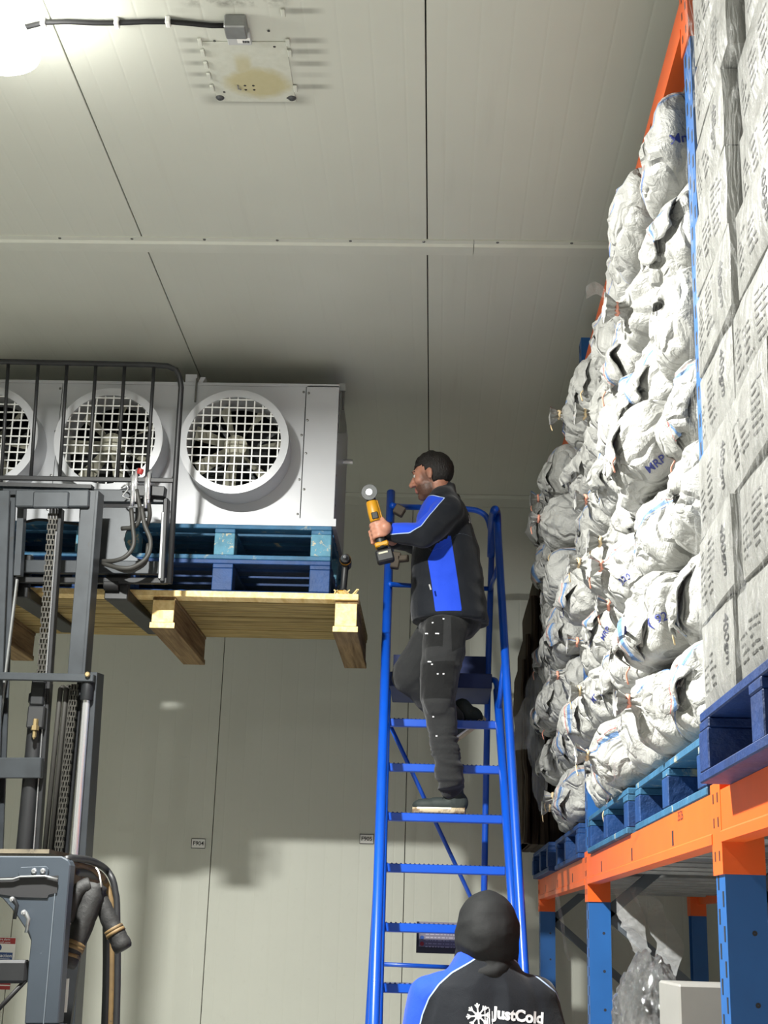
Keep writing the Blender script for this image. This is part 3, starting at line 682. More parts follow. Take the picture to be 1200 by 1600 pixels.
MB().tube(sm([MA(190, 762, CO - .06), MA(196, 758, CO - .09), MA(200, 764, CO - .09), MA(192, 775, CO - .08), MA(206, 780, CO - .09), MA(226, 776, CO - .08)]), .004, 8).build('steel_pipe', 'chrome', fk, 'all')
MB().tube(sm([MA(38, 816, .1), MA(60, 812, .1), MA(90, 815, .12), MA(128, 820, .1)]), .007, 8).build('cable', 'black_rubber', fk, 'all')
# truck body, wheels and overhead guard (mostly below the frame)
MB().box(-2.34, -1.24, 3.9, 5.75, .25, .95).build('chassis', 'guard_grey', fk, bevel=.04)
MB().box(-2.3, -1.28, 3.3, 3.95, .2, 1.05).build('counterweight', 'mast_dark', fk, bevel=.08)
for x in (-2.33, -1.25):
    for y_ in (3.7, 5.9):
        MB().lathe((x - .09, y_, .23), (1, 0, 0), [(.001, .0), (.12, .0), (.2, .01), (.23, .03), (.23, .15), (.2, .17), (.12, .18), (.001, .18)], 28).build('wheel', 'black_rubber', fk, True)
GY = 4.8
g = lambda u, v, y_=GY: A(u, v, y_)
p = g(60, 1600); q = g(85, 1600)
# near pillar: folded plate with gusset
poly = [g(50, 1372), g(50, 1450), g(46, 1478), g(41, 1600), g(91, 1600), g(108, 1372), g(108, 1342), g(0, 1337), g(-40, 1337), g(-40, 1372)]
def at_y(P, yy): return [Vector((v.x, yy, v.z)) for v in P]
poly = [g(-60, 1337), g(96, 1338), g(107, 1344), g(110, 1352), g(104, 1420), g(91, 1600), g(38, 1600), g(45, 1500), g(48, 1470), g(42, 1455), g(22, 1425), g(2, 1402), g(-60, 1395)]
bl = MB().prism(poly, (0, .07, 0)).build('guard_pillar', 'guard_grey', fk, bevel=.004)
b0, b1 = g(38, 1600), g(91, 1600); MB().prism([b0, b1, b1 + Vector((.03, 0, -.95)), b0 + Vector((.03, 0, -.95))], (0, .07, 0)).build('pillar_foot', 'guard_grey', fk)
MB().bar(g(88, 1372, GY - .002), g(68, 1600, GY - .002), .003, .003).build('weld_seam', 'seam_grey', fk)
MB().bar(g(-60, 1334, GY + .2), g(99, 1335, GY + .2), .014, .38, 0, (0, 1, 0)).build('roof_edge', 'worn_edge', fk)
m = MB().prism([g(-60, 1373, GY - .004), g(91, 1368, GY - .004), g(89, 1395, GY - .004), g(76, 1398, GY - .004), g(74, 1403, GY - .004), g(30, 1402, GY - .004), g(-60, 1388, GY - .004)], (0, .003, 0)).build('roof_slot', 'print_black', fk)
MB().prism([g(28, 1364, GY - .008), g(32, 1355, GY - .008), g(72, 1353, GY - .008), g(76, 1358, GY - .008), g(74, 1370, GY - .008), g(30, 1372, GY - .008)], (0, .007, 0)).build('hinge_plate', 'guard_grey', fk, bevel=.002)
for u, v in ((53, 1361), (67, 1361)): MB().lathe(g(u, v, GY - .008), (0, -1, 0), [(.001, .008), (.006, .008), (.009, .004), (.010, 0)], 8).build('bolt', 'chrome', fk, True)
MB().tube([g(-60, 1376, GY - .012), g(20, 1374, GY - .012), g(32, 1370, GY - .012), g(70, 1369, GY - .012), g(90, 1374, GY - .012)], .004, 6).build('rod', 'galv', fk, 'all')
for u, v in ((22, 1407), (40, 1428)):
    a = g(u, v, GY - .03); MB().tube([a + Vector((-.01, .0, .006)), a, a + Vector((.012, .0, -.016)), a + Vector((.008, 0, -.06))], [.010, .009, .007, .006], 8).build('latch', 'black_steel' if u < 30 else 'galv', fk, 'all')
    MB().lathe(a + Vector((-.006, -.006, .004)), (0, -1, 0), [(.001, .008), (.007, .006), (.009, 0)], 10).build('latch_knob', 'chrome', fk, True)
# cross bar, gas strut
MB().bar(g(-60, 1518, GY + .03), g(45, 1518, GY + .03), .075, .05, 0, (0, 1, 0)).build('guard_cross_bar', 'mast_dark', fk, bevel=.01)
MB().tube([g(-30, 1606, GY + .02), g(40, 1532, GY + .02)], .008, 10).build('gas_strut', 'black_rubber', fk, 'all')
# far, rounded frame of the overhead guard, worn to bare yellow inside
GF = 5.55
k = lambda u, v: A(u, v, GF)
path = [g(104, 1343, GY + .03), A(112, 1341, 4.95), A(135, 1343, 5.2), A(150, 1348, 5.35), k(165, 1358), k(175, 1372), k(180, 1392), k(183, 1430), k(182, 1600), k(182, 1600) + Vector((.03, 0, -.9))]
pth = sm(path, 4); m = MB()
for i in range(len(pth) - 1): pass
m.tube(pth, .013, 10); m.build('guard_frame', 'mast_dark', fk, 'all')
path2 = [A(112, 1352, 5.0), A(135, 1356, 5.25), A(155, 1366, 5.42), k(165, 1380), k(171, 1400), k(174, 1430), k(172, 1600), k(172, 1600) + Vector((.03, 0, -.9))]
MB().tube(sm(path2, 4), .014, 8).build('frame_lining', 'worn_yellow', fk, 'all')
path3 = [A(112, 1362, 5.0), A(135, 1366, 5.25), k(155, 1380), k(164, 1405), k(167, 1440), k(165, 1600), k(165, 1600) + Vector((.03, 0, -.9))]
MB().tube(sm(path3, 4), .018, 8).build('door_seal', 'black_steel', fk, 'all')
MB().prism([A(111, 1346, 4.92), A(146, 1352, 5.4), A(158, 1372, 5.5), A(156, 1390, 5.5), A(111, 1384, 4.92)], (0, .01, 0)).build('roof_lining', 'worn_yellow', fk)
# front pillar of the guard behind, dotted trim and plate
MB().prism([k(100, 1480), k(126, 1480), k(110, 1600), k(96, 1600)], (0, .03, 0)).build('seat_side', 'black_steel', fk)
a0, a1, a2, a3 = A(97, 1530, 4.92), A(108, 1529, 4.92), A(104, 1582, 4.92), A(94, 1582, 4.92)
sp = MB().prism([a0, a1, a2, a3], (0, .004, 0)).build('number_plate', 'sign_white', fk)

# ------------------------------------------------------------------ padded sleeves tied under the guard roof
sv = thing('padded_sleeves', 'pair of black padded sleeves with yellow bands tied to the forklift guard', 'sleeves', A(150, 1400, 5.0))
def sleeve(pts, rs, bands):
    P_ = sm([A(*q) for q in pts], 5); n = len(P_); R_ = [rs[0] + (rs[-1] - rs[0]) * i / (n - 1) for i in range(n)]; R_ = [r * (1 + .10 * noise.noise(Vector((i * .6, r * 90, 1)))) for i, r in enumerate(R_)]; R_[-1] *= .8
    o = MB().tube(P_, R_, 16).build('sleeve', 'sleeve_black', sv, 'all')
    for b in bands:
        i = int(b * (n - 1)); MB().tube([P_[i], P_[min(i + 1, n - 1)]], [R_[i] + .003, R_[min(i + 1, n - 1)] + .003], 16).build('yellow_band', 'worn_yellow', o, 'all')
sleeve([(150, 1384, 5.02), (138, 1420, 5.0), (125, 1455, 4.99), (112, 1485, 4.97), (104, 1512, 4.96)], (.042, .034), (.66, .70, .84))
sleeve([(148, 1384, 5.03), (160, 1412, 5.03), (172, 1440, 5.03), (184, 1464, 5.03), (194, 1484, 5.03)], (.027, .036), (.64, .68))
MB().tube(sm([A(140, 1384, 5.0), A(128, 1388, 4.99), A(118, 1400, 4.98), A(110, 1420, 4.97), A(106, 1440, 4.96)], 4), [.03, .03, .03, .028, .028, .028, .026, .026, .026, .025, .025, .025, .024, .024, .024, .022, .02], 12).build('sleeve_fold', 'sleeve_black', sv, 'all')
MB().tube(sm([A(150, 1356, 4.98), A(154, 1362, 4.97), A(157, 1375, 4.97), A(158, 1386, 4.98)], 4), .003, 6).build('cable_tie', 'sign_white', sv, 'all')
# ================================================================== PALLET RACKING
RX, PW, PD, RB = .65, .09, .10, 1.65                 # front face, post width, post depth, back face
FY = [.4, 3.2, 6.0, 8.72]                            # frames
rk = thing('pallet_racking', 'blue and orange pallet racking along the right side of the aisle', 'racking', (1.15, 4.6, 0))
def slot_mesh():
    m = MB(); z = 1.0; k = 0
    while z < 4.28:
        for yo in (.026, .074):
            zz = z + (0 if yo < .05 else .0375); m.prism([(RX - .0008, yo - .006, zz), (RX - .0008, yo + .006, zz), (RX - .0008, yo + .0075, zz + .034), (RX - .0008, yo - .0075, zz + .034)], (.002, 0, 0))
        z += .075
    for i in range(40): m.lathe((RX + .06, -.0006, 1.02 + i * .15), (0, 1, 0), [(.001, 0), (.006, 0)], 8)
    return m
sl = slot_mesh()
for fy in FY:
    for x0 in (RX, RB - PW):
        m = MB(); m.box(x0, x0 + PW, fy, fy + .004, .012, 4.31); m.box(x0, x0 + PW, fy + PD - .004, fy + PD, .012, 4.31)
        if x0 == RX: m.box(x0, x0 + .004, fy + .004, fy + PD - .004, .012, 4.31)
        else: m.box(x0 + PW - .004, x0 + PW, fy + .004, fy + PD - .004, .012, 4.31)
        u = m.build('upright', 'rack_blue', rk); MB().box(x0 - .02, x0 + PW + .02, fy - .02, fy + PD + .02, .0, .012).build('foot_plate', 'rack_blue', u)
        if x0 == RX and fy > 1:
            q = MB(); q.add([v + Vector((0, fy, 0)) for v in sl.v], sl.f); q.build('slots', 'print_black', u, kind='stuff')
    zs = [.3, 1.0, 1.7, 2.4, 3.1, 3.8]
    for i, (a, b) in enumerate(zip(zs[:-1], zs[1:])):
        p, q = (RX + PW - .01, RB - PW + .01) if i % 2 == 1 else (RB - PW + .01, RX + PW - .01)
        MB().bar((p, fy + .05, b), (q, fy + .05, a), .045, .03, 0, (0, 1, 0)).build('diagonal_brace', 'brace_grey', rk)
    MB().bar((RX + PW, fy + .05, 3.9), (RB - PW, fy + .05, 3.9), .045, .03, 0, (0, 1, 0)).build('horizontal_brace', 'brace_grey', rk)
LV = ((.95, .11), (1.93, .115), (4.12, .115))
for zt, hh in LV:
    for y0, y1 in zip(FY[:-1], FY[1:]):
        if zt > 4 and y0 < 1: continue
        for front in (True, False):
            x0 = RX - .004 if front else RB - .046; ya, yb = y0 + PD, y1
            prof = [(0, 0), (.05, 0), (.05, -hh), (-.003, -hh), (-.003, -hh + .022), (.0, -hh + .026)]
            if not front: prof = [(.05 - a, b) for a, b in prof]
            bm_ = MB().prism([(x0 + a, ya, zt + b) for a, b in prof], (0, yb - ya, 0)).build('beam', 'rack_orange', rk, label='orange box beam')
            if front and zt > 1.5:
                for yy in (ya + .55, ya + 1.35, yb - .5): MB().box(x0 - .0008, x0 + .001, yy - .012, yy + .012, zt - .085, zt - .045).build('punched_slot', 'print_black', bm_)
    for fy in FY:
        for x0 in (RX, RB - PW):
            m = MB(); a = .005; z0, z1 = zt - .185, zt + .02
            m.box(x0 - a, x0, fy - a, fy + PD + a, z0, z1); m.box(x0, x0 + PW, fy - a, fy - .0005, z0, z1); m.box(x0, x0 + PW, fy + PD + .0005, fy + PD + a, z0, z1)
            cn = m.build('beam_connector', 'rack_orange', rk)
            if x0 == RX and zt > 1.5 and fy > 1:
                q = MB()
                for zz in (z0 + .03, z0 + .105, z0 + .16):
                    for yo in (.026, .074): q.box(x0 - a - .0008, x0 - a + .001, fy + yo - .005, fy + yo + .005, zz, zz + .022)
                q.build('connector_slots', 'print_black', cn, kind='stuff')
for y0, y1 in zip(FY[1:-1], FY[2:]):                  # galvanised decking bars below the pallets
    k = 0; y = y0 + .2
    while y < y1 - .1:
        MB().prism([(RX + .05, y, 1.928), (RX + .05, y, 1.86), (RX + .05, y + .01, 1.85), (RX + .05, y + .07, 1.85), (RX + .05, y + .08, 1.86), (RX + .05, y + .08, 1.928)], (RB - RX - .1, 0, 0)).build('deck_bar', 'galv', rk); y += .32
h = A(1060, 1255, 1) ; 
m = MB(); hp = AX(1063, 1275, RX - .0045); lettering(m, '35/26', (RX - .0052, hp.y, hp.z), (0, -1, 0), (0, 0, 1), .035); m.build('pencil_mark', 'print_black', rk)

# ------------------------------------------------------------------ pallets on the beams
PZ, PH = 1.931, .15
PALY = [(3.34, 4.54), (4.66, 5.86), (6.2, 7.4), (7.5, 8.66)]
PXF = [.645, .635, .63, .60]
names = ['nearest blue pallet under the white sacks', 'second blue pallet under the white sacks', 'third blue pallet under the white sacks, beyond the second rack post', 'farthest blue pallet on the rack, under dark boards']
for i, (y0, y1) in enumerate(PALY):
    pallet(PXF[i], PXF[i] + .98, y0, y1, PZ, PH, ('teal_pallet', 'blue_pallet') if i < 2 else 'blue_pallet', names[i], 'pallets on the rack', along='Y')
NPZ = .155
pallet(.585, 1.58, 2.0, 3.09, PZ, NPZ, 'navy_pallet', 'navy blue pallet under the film-wrapped cartons', 'pallets on the rack', along='Y')

# ------------------------------------------------------------------ white woven sacks
def sack_mat():
    t = NT('sack_white'); v = t.coord()
    at = t.n('ShaderNodeAttribute', attribute_name='around'); s = at.outputs['Fac']
    oi = t.n('ShaderNodeObjectInfo'); r = oi.outputs['Random']
    n1 = t.noise(v, 5, 5); c = t.ramp(n1, [(.3, S(152, 152, 148)), (.7, S(170, 170, 167))])
    s0 = t.math('ADD', .24, t.math('MULTIPLY', r, .16))
    for o, wd, col, st in ((0, .011, S(60, 110, 165), .8), (.026, .003, S(190, 70, 70), .7), (-.02, .0025, S(70, 110, 170), .6), (.47, .010, S(60, 100, 170), .75), (.44, .003, S(190, 70, 70), .6)):
        d = t.math('ABSOLUTE', t.math('SUBTRACT', s, t.math('ADD', s0, o)))
        k = t.math('MULTIPLY', t.math('SUBTRACT', wd, d), 900, clamp=True); k = t.math('MULTIPLY', k, st)
        if o < .2: k = t.math('MULTIPLY', k, t.math('GREATER_THAN', r, .35))
        c = t.mix(k, c, col)
    t.base(c); t.set(.48, spec=.45)
    t.b.inputs['Subsurface Weight'].default_value = 0
    vo = t.n('ShaderNodeTexVoronoi', feature='DISTANCE_TO_EDGE'); vo.inputs['Scale'].default_value = 9
    nv = t.n('ShaderNodeTexNoise'); nv.inputs['Scale'].default_value = 4; t.l(v, nv.inputs['Vector'])
    mx = t.n('ShaderNodeMix', data_type='VECTOR'); mx.inputs[0].default_value = .35; t.l(v, mx.inputs[4]); t.l(nv.outputs['Color'], mx.inputs[5]); t.l(mx.outputs[1], vo.inputs['Vector'])
    cre = t.math('MINIMUM', vo.outputs['Distance'], .12)
    hgt = t.math('ADD', t.math('MULTIPLY', cre, 5), t.math('MULTIPLY', t.noise(v, 16, 6, .62, .6), 1.2))
    t.bump(hgt, .8, .022)
sack_mat()
mat('tie_orange', S(222, 150, 128), .6, var=.2)
mat('tie_tan', S(214, 190, 150), .7, var=.2)
mat('marker_blue', S(40, 50, 120), .5, var=.1)
def fbm(p, o=3):
    a, f, s = 1.0, 1.0, 0.0
    for k in range(o): s += a * noise.noise(p * f); a *= .5; f *= 2.1
    return s
def ridge(p): return 1 - abs(noise.noise(p)) * 2
SACKS = []
def sack(x, y, z, L, W, hgt, typ, seed, label, near=False):
    rn = random.Random(seed); off = Vector((seed * 3.17 % 50, seed * 1.31 % 50, seed * .77 % 50)); N = 48
    C = .095 if typ != 'tied' else .17; xs = []
    if typ == 'tied': xs += [(-.060, .26), (-.044, .20), (-.026, .115), (-.016, .105), (-.006, .14)]
    for k in range(13):
        t = (k / 12) ** 1.5; xs.append((C * t, max(.20 if typ == 'tied' else .10, (1 - (1 - t) ** 2.3) ** (1 / 2.3))))
    xs += [(C + .05, 1.0), (C + .11, 1.0), (C + .18, 1.0), (C + .27, 1.0), (L - .14, 1.0), (L - .05, .8), (L, .3)]
    vs = []; ar = []; ph = rn.uniform(0, 6.28); tilt = rn.uniform(-.07, .07); cy, cz_ = rn.uniform(-.18, .18) * W, rn.uniform(-.10, .18) * hgt
    for px, sc_ in xs:
        end = max(0, 1 - max(px, 0) / .24)
        for k in range(N + 1):
            th = 2 * math.pi * k / N; c, s_ = -math.sin(th), -math.cos(th)
            e = .50 + .42 * (1 - sc_); yy = math.copysign(abs(c) ** e, c) * .5 * W * sc_; zz = math.copysign(abs(s_) ** e, s_) * .5 * hgt * sc_
            if typ == 'tied' and px < .08: f_ = 1 + .22 * math.sin(th * 8 + ph + 2.5 * noise.noise(Vector((math.cos(th) * 2, px * 8, seed)))) * (1 if px < 0 else 1 - px / .08); yy *= f_; zz *= f_
            q = Vector((px, yy, zz)); k2 = 1 - sc_
            yy += cy * k2 * (1 if px < C else 0); zz += cz_ * k2 * (1 if px < C else 0)
            d1 = fbm(q * 4.6 + off, 2) * (.014 if not near else .010); d2 = (ridge(Vector((q.x * 5, q.y * 9, q.z * 9)) + off * 1.7) - .55) * (.008 + .012 * end); d3 = (ridge(q * 17 + off * .7) - .55) * (.003 + .006 * end)
            rr = Vector((px * .0 - end * .6 * (1 - sc_ * .6), yy, zz)); ln = max(rr.length, .02); rr = rr / ln * (d1 + d2 + d3)
            if typ == 'tied' and px < .0: rr *= .35
            vs.append((x + px + rr.x, y + yy + rr.y, z + hgt * .5 + zz + rr.z + tilt * yy)); ar.append(k / N)
    M_ = N + 1; R = len(xs)
    fs = [(i * M_ + k, i * M_ + k + 1, (i + 1) * M_ + k + 1, (i + 1) * M_ + k) for i in range(R - 1) for k in range(N)]
    fs += [tuple(range(N)), tuple((R - 1) * M_ + k for k in reversed(range(N)))]
    mb = MB().add(vs, fs); lo = min(v.z for v in mb.v)
    o = Vector((x + L / 2, y, lo)); me = bpy.data.meshes.new('woven_sack'); me.from_pydata([tuple(v - o) for v in mb.v], [], mb.f)
    me.materials.append(MATS['sack_white']); a = me.attributes.new('around', 'FLOAT', 'POINT'); a.data.foreach_set('value', ar)
    me.polygons.foreach_set('use_smooth', [True] * len(me.polygons)); me.update()
    ob = place('woven_sack', me, o, None, label, 'sack', 'white woven sacks on the rack pallets')
    bv = BVHTree.FromPolygons([tuple(v) for v in mb.v], [f for f in mb.f]); SACKS.append((ob, bv))
    mt = 'tie_orange' if rn.random() < .6 else 'tie_tan'
    if typ == 'tied':
        c = Vector((x - .021, y + cy * .95, z + hgt * .5 + cz_ * .95)); R_ = [c + Vector((rn.uniform(-.004, .004), math.cos(6.283 * k / 14) * W * .062, math.sin(6.283 * k / 14) * hgt * .062)) for k in range(14)]
        MB().tube(R_, .006, 6, closed=True).build('tie', mt, ob, 'all')
        if rn.random() < .4:
            p = c + Vector((-.004, W * .03, 0)); MB().tube(sm([p, p + Vector((-.02, rn.uniform(-.02, .02), -.015)), p + Vector((-.03, rn.uniform(-.02, .03), -.04)), p + Vector((-.025, rn.uniform(-.02, .03), -.07))], 4), .0028, 6).build('loose_string', mt, ob, 'all')
    elif typ == 'flap':                                  # loose mouth of the sack hanging over its end
        na, nb_ = 15, 9; fv = []; fa = []; ww = W * rn.uniform(.30, .46); ln = rn.uniform(.09, .17); y0 = y + rn.uniform(-.1, .1) * W; zt_ = z + hgt * rn.uniform(.55, .85); lean = rn.uniform(-.35, .35); sk = rn.uniform(.25, .45)
        for j in range(nb_):
            b_ = j / (nb_ - 1)
            for i in range(na):
                a_ = 2 * i / (na - 1) - 1; L_ = ln * (1 + .5 * noise.noise(Vector((a_ * 1.3, seed, 2))))
                p = Vector((0, y0 + a_ * ww * (1 - .25 * b_) + lean * b_ * .1, zt_ - L_ * b_ - .03 * a_ * a_ * (1 - b_)))
                h = bv.ray_cast(Vector((x - .5, p.y, p.z)), Vector((1, 0, 0)), 1.5); fx_ = h[0].x if h[0] is not None else x + .05
                p.x = min(fx_, x + .16) - .006 - .018 * math.sin(min(1, b_ * 1.15) * 2.3) - .016 * (ridge(Vector((a_ * 2.6, b_ * 1.4, seed * .37))) - .3) * b_ - .005 * math.sin(a_ * 9 + ph)
                fv.append(p); fa.append(.24 + sk * (a_ + 1) / 2)
        fm = MB().add(fv, [(j * na + i, j * na + i + 1, (j + 1) * na + i + 1, (j + 1) * na + i) for j in range(nb_ - 1) for i in range(na - 1)])
        fo = fm.build('mouth_flap', 'sack_white', ob, 'all'); a2 = fo.data.attributes.new('around', 'FLOAT', 'POINT'); a2.data.foreach_set('value', fa)
        sd_ = fo.modifiers.new('cloth', 'SOLIDIFY'); sd_.thickness = .003
        if rn.random() < .4:
            sg = rn.choice((-1, 1)); p = fv[(nb_ - 1) * na + (na - 1 if sg > 0 else 0)]; MB().tube(sm([p, p + Vector((-.01, sg * .008, -.02)), p + Vector((-.004, sg * .015, -.05))], 4), .0028, 6).build('loose_string', mt, ob, 'all')
    return ob
ordn = ['bottom', 'second', 'third', 'fourth', 'fifth', 'sixth', 'top']
pn = ['nearest sack stack', 'middle sack stack', 'far sack stack']; cn_ = ['near', 'middle', 'far']
LH = .256; zb = PZ + PH + .012
sd = 11
for pi_ in range(3):
    y0, y1 = PALY[pi_]
    for ly in range(7):
        for cI in range(3):
            sd += 1; rn = random.Random(sd * 7 + 3)
            typ = rn.choice(('flap', 'flap', 'tied', 'plain', 'flap', 'tied', 'plain', 'flap'))
            if pi_ == 0 and cI == 0: typ = ('flap', 'flap', 'plain', 'flap', 'plain', 'flap', 'plain')[ly]
            yy = y0 + .2 + .40 * cI + rn.uniform(-.015, .015)
            xx = .585 + rn.uniform(-.04, .045) - .012 * (ly % 2) - .014 * max(0, ly - 2) - (.02 if pi_ == 2 else 0)
            if pi_ == 0 and cI == 0: xx = .615 + .02 * (ly % 2) - .013 * max(0, ly - 2)
            sack(xx, yy, zb + LH * ly, .72, .396, LH * .985, typ, sd, 'white woven sack, %s layer, %s column of the %s' % (ordn[ly], cn_[cI], pn[pi_]), pi_ == 0 and cI == 0)
# marker writing on the sacks
def decal(u, v, txt, size, ang=0, mtl='marker_blue', pool=None, thick=.0004):
    d = ray(u, v).normalized(); best = None
    for ob, bv in (pool or SACKS):
        h = bv.ray_cast(CAMP, d)
        if h[0] is not None and (best is None or h[3] < best[0]): best = (h[3], ob, bv, h[0], h[1])
    if best is None: return
    _, ob, bv, p, n = best; n = n if n.dot(d) < 0 else -n
    right = CAMR @ Vector((1, 0, 0)); upv = CAMR @ Vector((0, 1, 0)); a = math.radians(ang)
    x = (right * math.cos(a) + upv * math.sin(a)); n = (n * .35 - d * .65).normalized(); x = (x - n * x.dot(n)).normalized(); yv = n.cross(x)
    m = MB(); lettering(m, txt, p, x, yv, size, thick, proj=bv, off=.003); m.build('marker_writing', mtl, ob)
for a in ((1066, 216, 'Mnk', .04, 8), (903, 712, 'M3', .055, 25), (1038, 715, 'MRP 408', .034, 38), (1035, 965, 'M 3 ( 92  1392', .036, 20), (975, 905, '220', .03, 30), (945, 990, 'MRP', .03, 50), (930, 1090, 'M22', .035, 45), (880, 960, '120', .03, 60)):
    decal(*a)

# ------------------------------------------------------------------ film-wrapped white cartons on the near pallet
def carton_mat():
    t = NT('carton_white'); v = t.coord(); n = t.noise(v, 6, 5)
    c = t.ramp(n, [(.3, S(132, 132, 128)), (.7, S(150, 150, 146))]); t.base(c); t.set(.35, coat=.5); t.b.inputs['Coat Roughness'].default_value = .14
    st = t.noise(t.coord((3, 3, 1.2)), 14, 5, .6, 1.2); nb = t.bump(st, .35, .012)
    b2 = t.n('ShaderNodeBump'); b2.inputs['Strength'].default_value = .8; b2.inputs['Distance'].default_value = .02; t.l(t.noise(t.coord((1.5, 4, 8)), 9, 4, .6, 2), b2.inputs['Height']); t.l(b2.outputs[0], t.b.inputs['Coat Normal'])
carton_mat()
mat('carton_print', S(70, 70, 68), .5, var=.2)
def carton(x0, y0, y1, z0, h, seed, label, mark=True):
    rn = random.Random(seed); x1 = x0 + .48; m = MB(); n = 4
    # slightly bulged, softened box
    c = Vector(((x0 + x1) / 2, (y0 + y1) / 2, z0 + h / 2)); bm = bmesh.new(); bmesh.ops.create_cube(bm, size=1); bmesh.ops.subdivide_edges(bm, edges=bm.edges[:], cuts=5, use_grid_fill=True)
    rz = rn.uniform(-.03, .03)
    for v in bm.verts:
        p = v.co.copy(); k = (1 - 4 * p.x * p.x) * (1 - 4 * p.y * p.y) * 0
        q = Vector((p.x * (x1 - x0), p.y * (y1 - y0), p.z * h)); b = .010 * (1 - (2 * p.y) ** 2) * (1 - (2 * p.z) ** 2) if abs(abs(p.x) - .5) < .01 else 0
        q.x += math.copysign(b, p.x) * rn.uniform(.6, 1.2); q += Vector((noise.noise(q * 9 + Vector((seed, 0, 0))), noise.noise(q * 9 + Vector((0, seed, 0))), noise.noise(q * 7 + Vector((0, 0, seed))) * .3)) * .004
        if abs(abs(p.x) - .5) < .01 and (abs(abs(p.y) - .5) < .01 or abs(abs(p.z) - .5) < .01): q.x *= .988
        v.co = Matrix.Rotation(rz, 3, 'Z') @ q
    bmesh.ops.recalc_face_normals(bm, faces=bm.faces)
    bv = BVHTree.FromBMesh(bm); me = bpy.data.meshes.new('carton'); bm.to_mesh(me); bm.free(); me.materials.append(MATS['carton_white']); me.polygons.foreach_set('use_smooth', [True] * len(me.polygons)); me.set_sharp_from_angle(angle=math.radians(35))
    o = Vector((c.x, c.y, z0)); me.transform(Matrix.Translation((0, 0, h / 2)))
    ob = place('carton', me, o, None, label, 'carton', 'film-wrapped cartons')
    class P:                                       # project prints onto the aisle face
        def ray_cast(self, p, d, L):
            hh = bv.ray_cast(p - c, d, L); return (None,) if hh[0] is None else (hh[0] + c,)
    pr = P(); W = y1 - y0; fx = x0 - .02
    m = MB()
    if mark:
        yy = y0 + .055 + rn.uniform(-.01, .02); zz = z0 + h * rn.uniform(.42, .58); lettering(m, '400gm', (fx, yy, zz), (0, 0, -1), (0, -1, 0), .040, .0006, proj=pr, off=.0012)
        m.build('weight_lettering', 'print_black', ob)
    m = MB(); 
    for col0, col1 in ((.12, .34), (.4, .62), (.68, .9)):
        for r_ in range(rn.randint(4, 8)):
            zz = z0 + h * (.16 + .085 * r_) ; ya = y1 - W * col0; yb = y1 - W * (col1 - rn.random() * .12)
            if mark and min(ya, yb) < y0 + .1: continue
            k = ya
            while k > yb:
                L = rn.uniform(.02, .05)
                pts = []
                for (a, b) in ((k, zz), (max(k - L, yb), zz), (max(k - L, yb), zz + .005), (k, zz + .005)):
                    h_ = pr.ray_cast(Vector((fx - .2, a, b)), Vector((1, 0, 0)), 1.0); pts.append((h_[0] if h_[0] is not None else Vector((x0, a, b))) + Vector((-.0012, 0, 0)))
                m.add(pts, [(0, 1, 2, 3)]); k -= L + .007
    if m.v: m.build('small_print', 'carton_print', ob, kind='stuff')
    return ob
CH = .188; cz = PZ + NPZ + .003; sd = 900
lay = ['bottom', 'second', 'third', 'fourth', 'fifth', 'sixth', 'seventh', 'eighth', 'ninth', 'tenth', 'eleventh']
for ly in range(11):
    e0 = 3.068 - .026 * ly - (.03 if ly > 8 else 0); e = [e0, e0 - (.34, .40, .36)[ly % 3], e0 - (.70, .76, .72)[ly % 3]]
    for ci in range(2):
        sd += 1; rn = random.Random(sd)
        x0 = .592 + rn.uniform(-.006, .006) + (.0 if ci == 0 else (.028 if ly > 4 else .004)) - .003 * (ly % 3)
        carton(x0, e[ci + 1] + .006, e[ci] - .004, cz + CH * ly, CH - .003, sd, 'white film-wrapped carton, %s layer, %s column of the carton stack' % (lay[ly], ('far', 'near')[ci]), mark=rn.random() < .7)

# ------------------------------------------------------------------ clear plastic film pieces
def film_mat():
    t = NT('clear_film'); out = t.t.nodes['Material Output']; t.base((.9, .92, .93)); t.set(.12, spec=.8)
    v = t.coord(); t.bump(t.noise(v, 22, 6, .62, 1.5), .9, .02)
    tr_ = t.n('ShaderNodeBsdfTransparent'); mx = t.n('ShaderNodeMixShader'); k = t.math('MULTIPLY', t.noise(v, 13, 5, .6, 1.0), .42, clamp=True)
    t.l(k, mx.inputs[0]); t.l(tr_.outputs[0], mx.inputs[1]); t.l(t.b.outputs[0], mx.inputs[2]); t.l(mx.outputs[0], out.inputs[0])
film_mat()
def film_strip(pts, w, seed, name, label, cat='plastic film', wdir=(0, 1, 0), n=9):
    P = sm(pts, 6); ws = w if isinstance(w, (list, tuple)) else [w] * len(pts); m = MB(); vs = []; W = Vector(wdir).normalized()
    for i, p in enumerate(P):
        f = i / (len(P) - 1) * (len(ws) - 1); a = int(min(f, len(ws) - 2)) if len(ws) > 1 else 0; ww = ws[a] + (ws[min(a + 1, len(ws) - 1)] - ws[a]) * (f - a)
        for k in range(n):
            s = k / (n - 1) - .5; q = p + W * ww * s; d = Vector((noise.noise(q * 14 + Vector((seed, 0, 0))), noise.noise(q * 14 + Vector((0, seed, 0))), noise.noise(q * 14 + Vector((0, 0, seed))))) * .02 * min(1, ww / .05)
            vs.append(q + d)
    m.add(vs, [(i * n + k, i * n + k + 1, (i + 1) * n + k + 1, (i + 1) * n + k) for i in range(len(P) - 1) for k in range(n - 1)])
    return m.build(name, 'clear_film', None, 'all', label=label, cat=cat)
film_strip([A(948, 466, 4.9), A(930, 452, 4.9), A(914, 458, 4.9)], .05, 1, 'film_tail', 'clear plastic film flap sticking out of the upper sacks', wdir=(0, .2, 1))
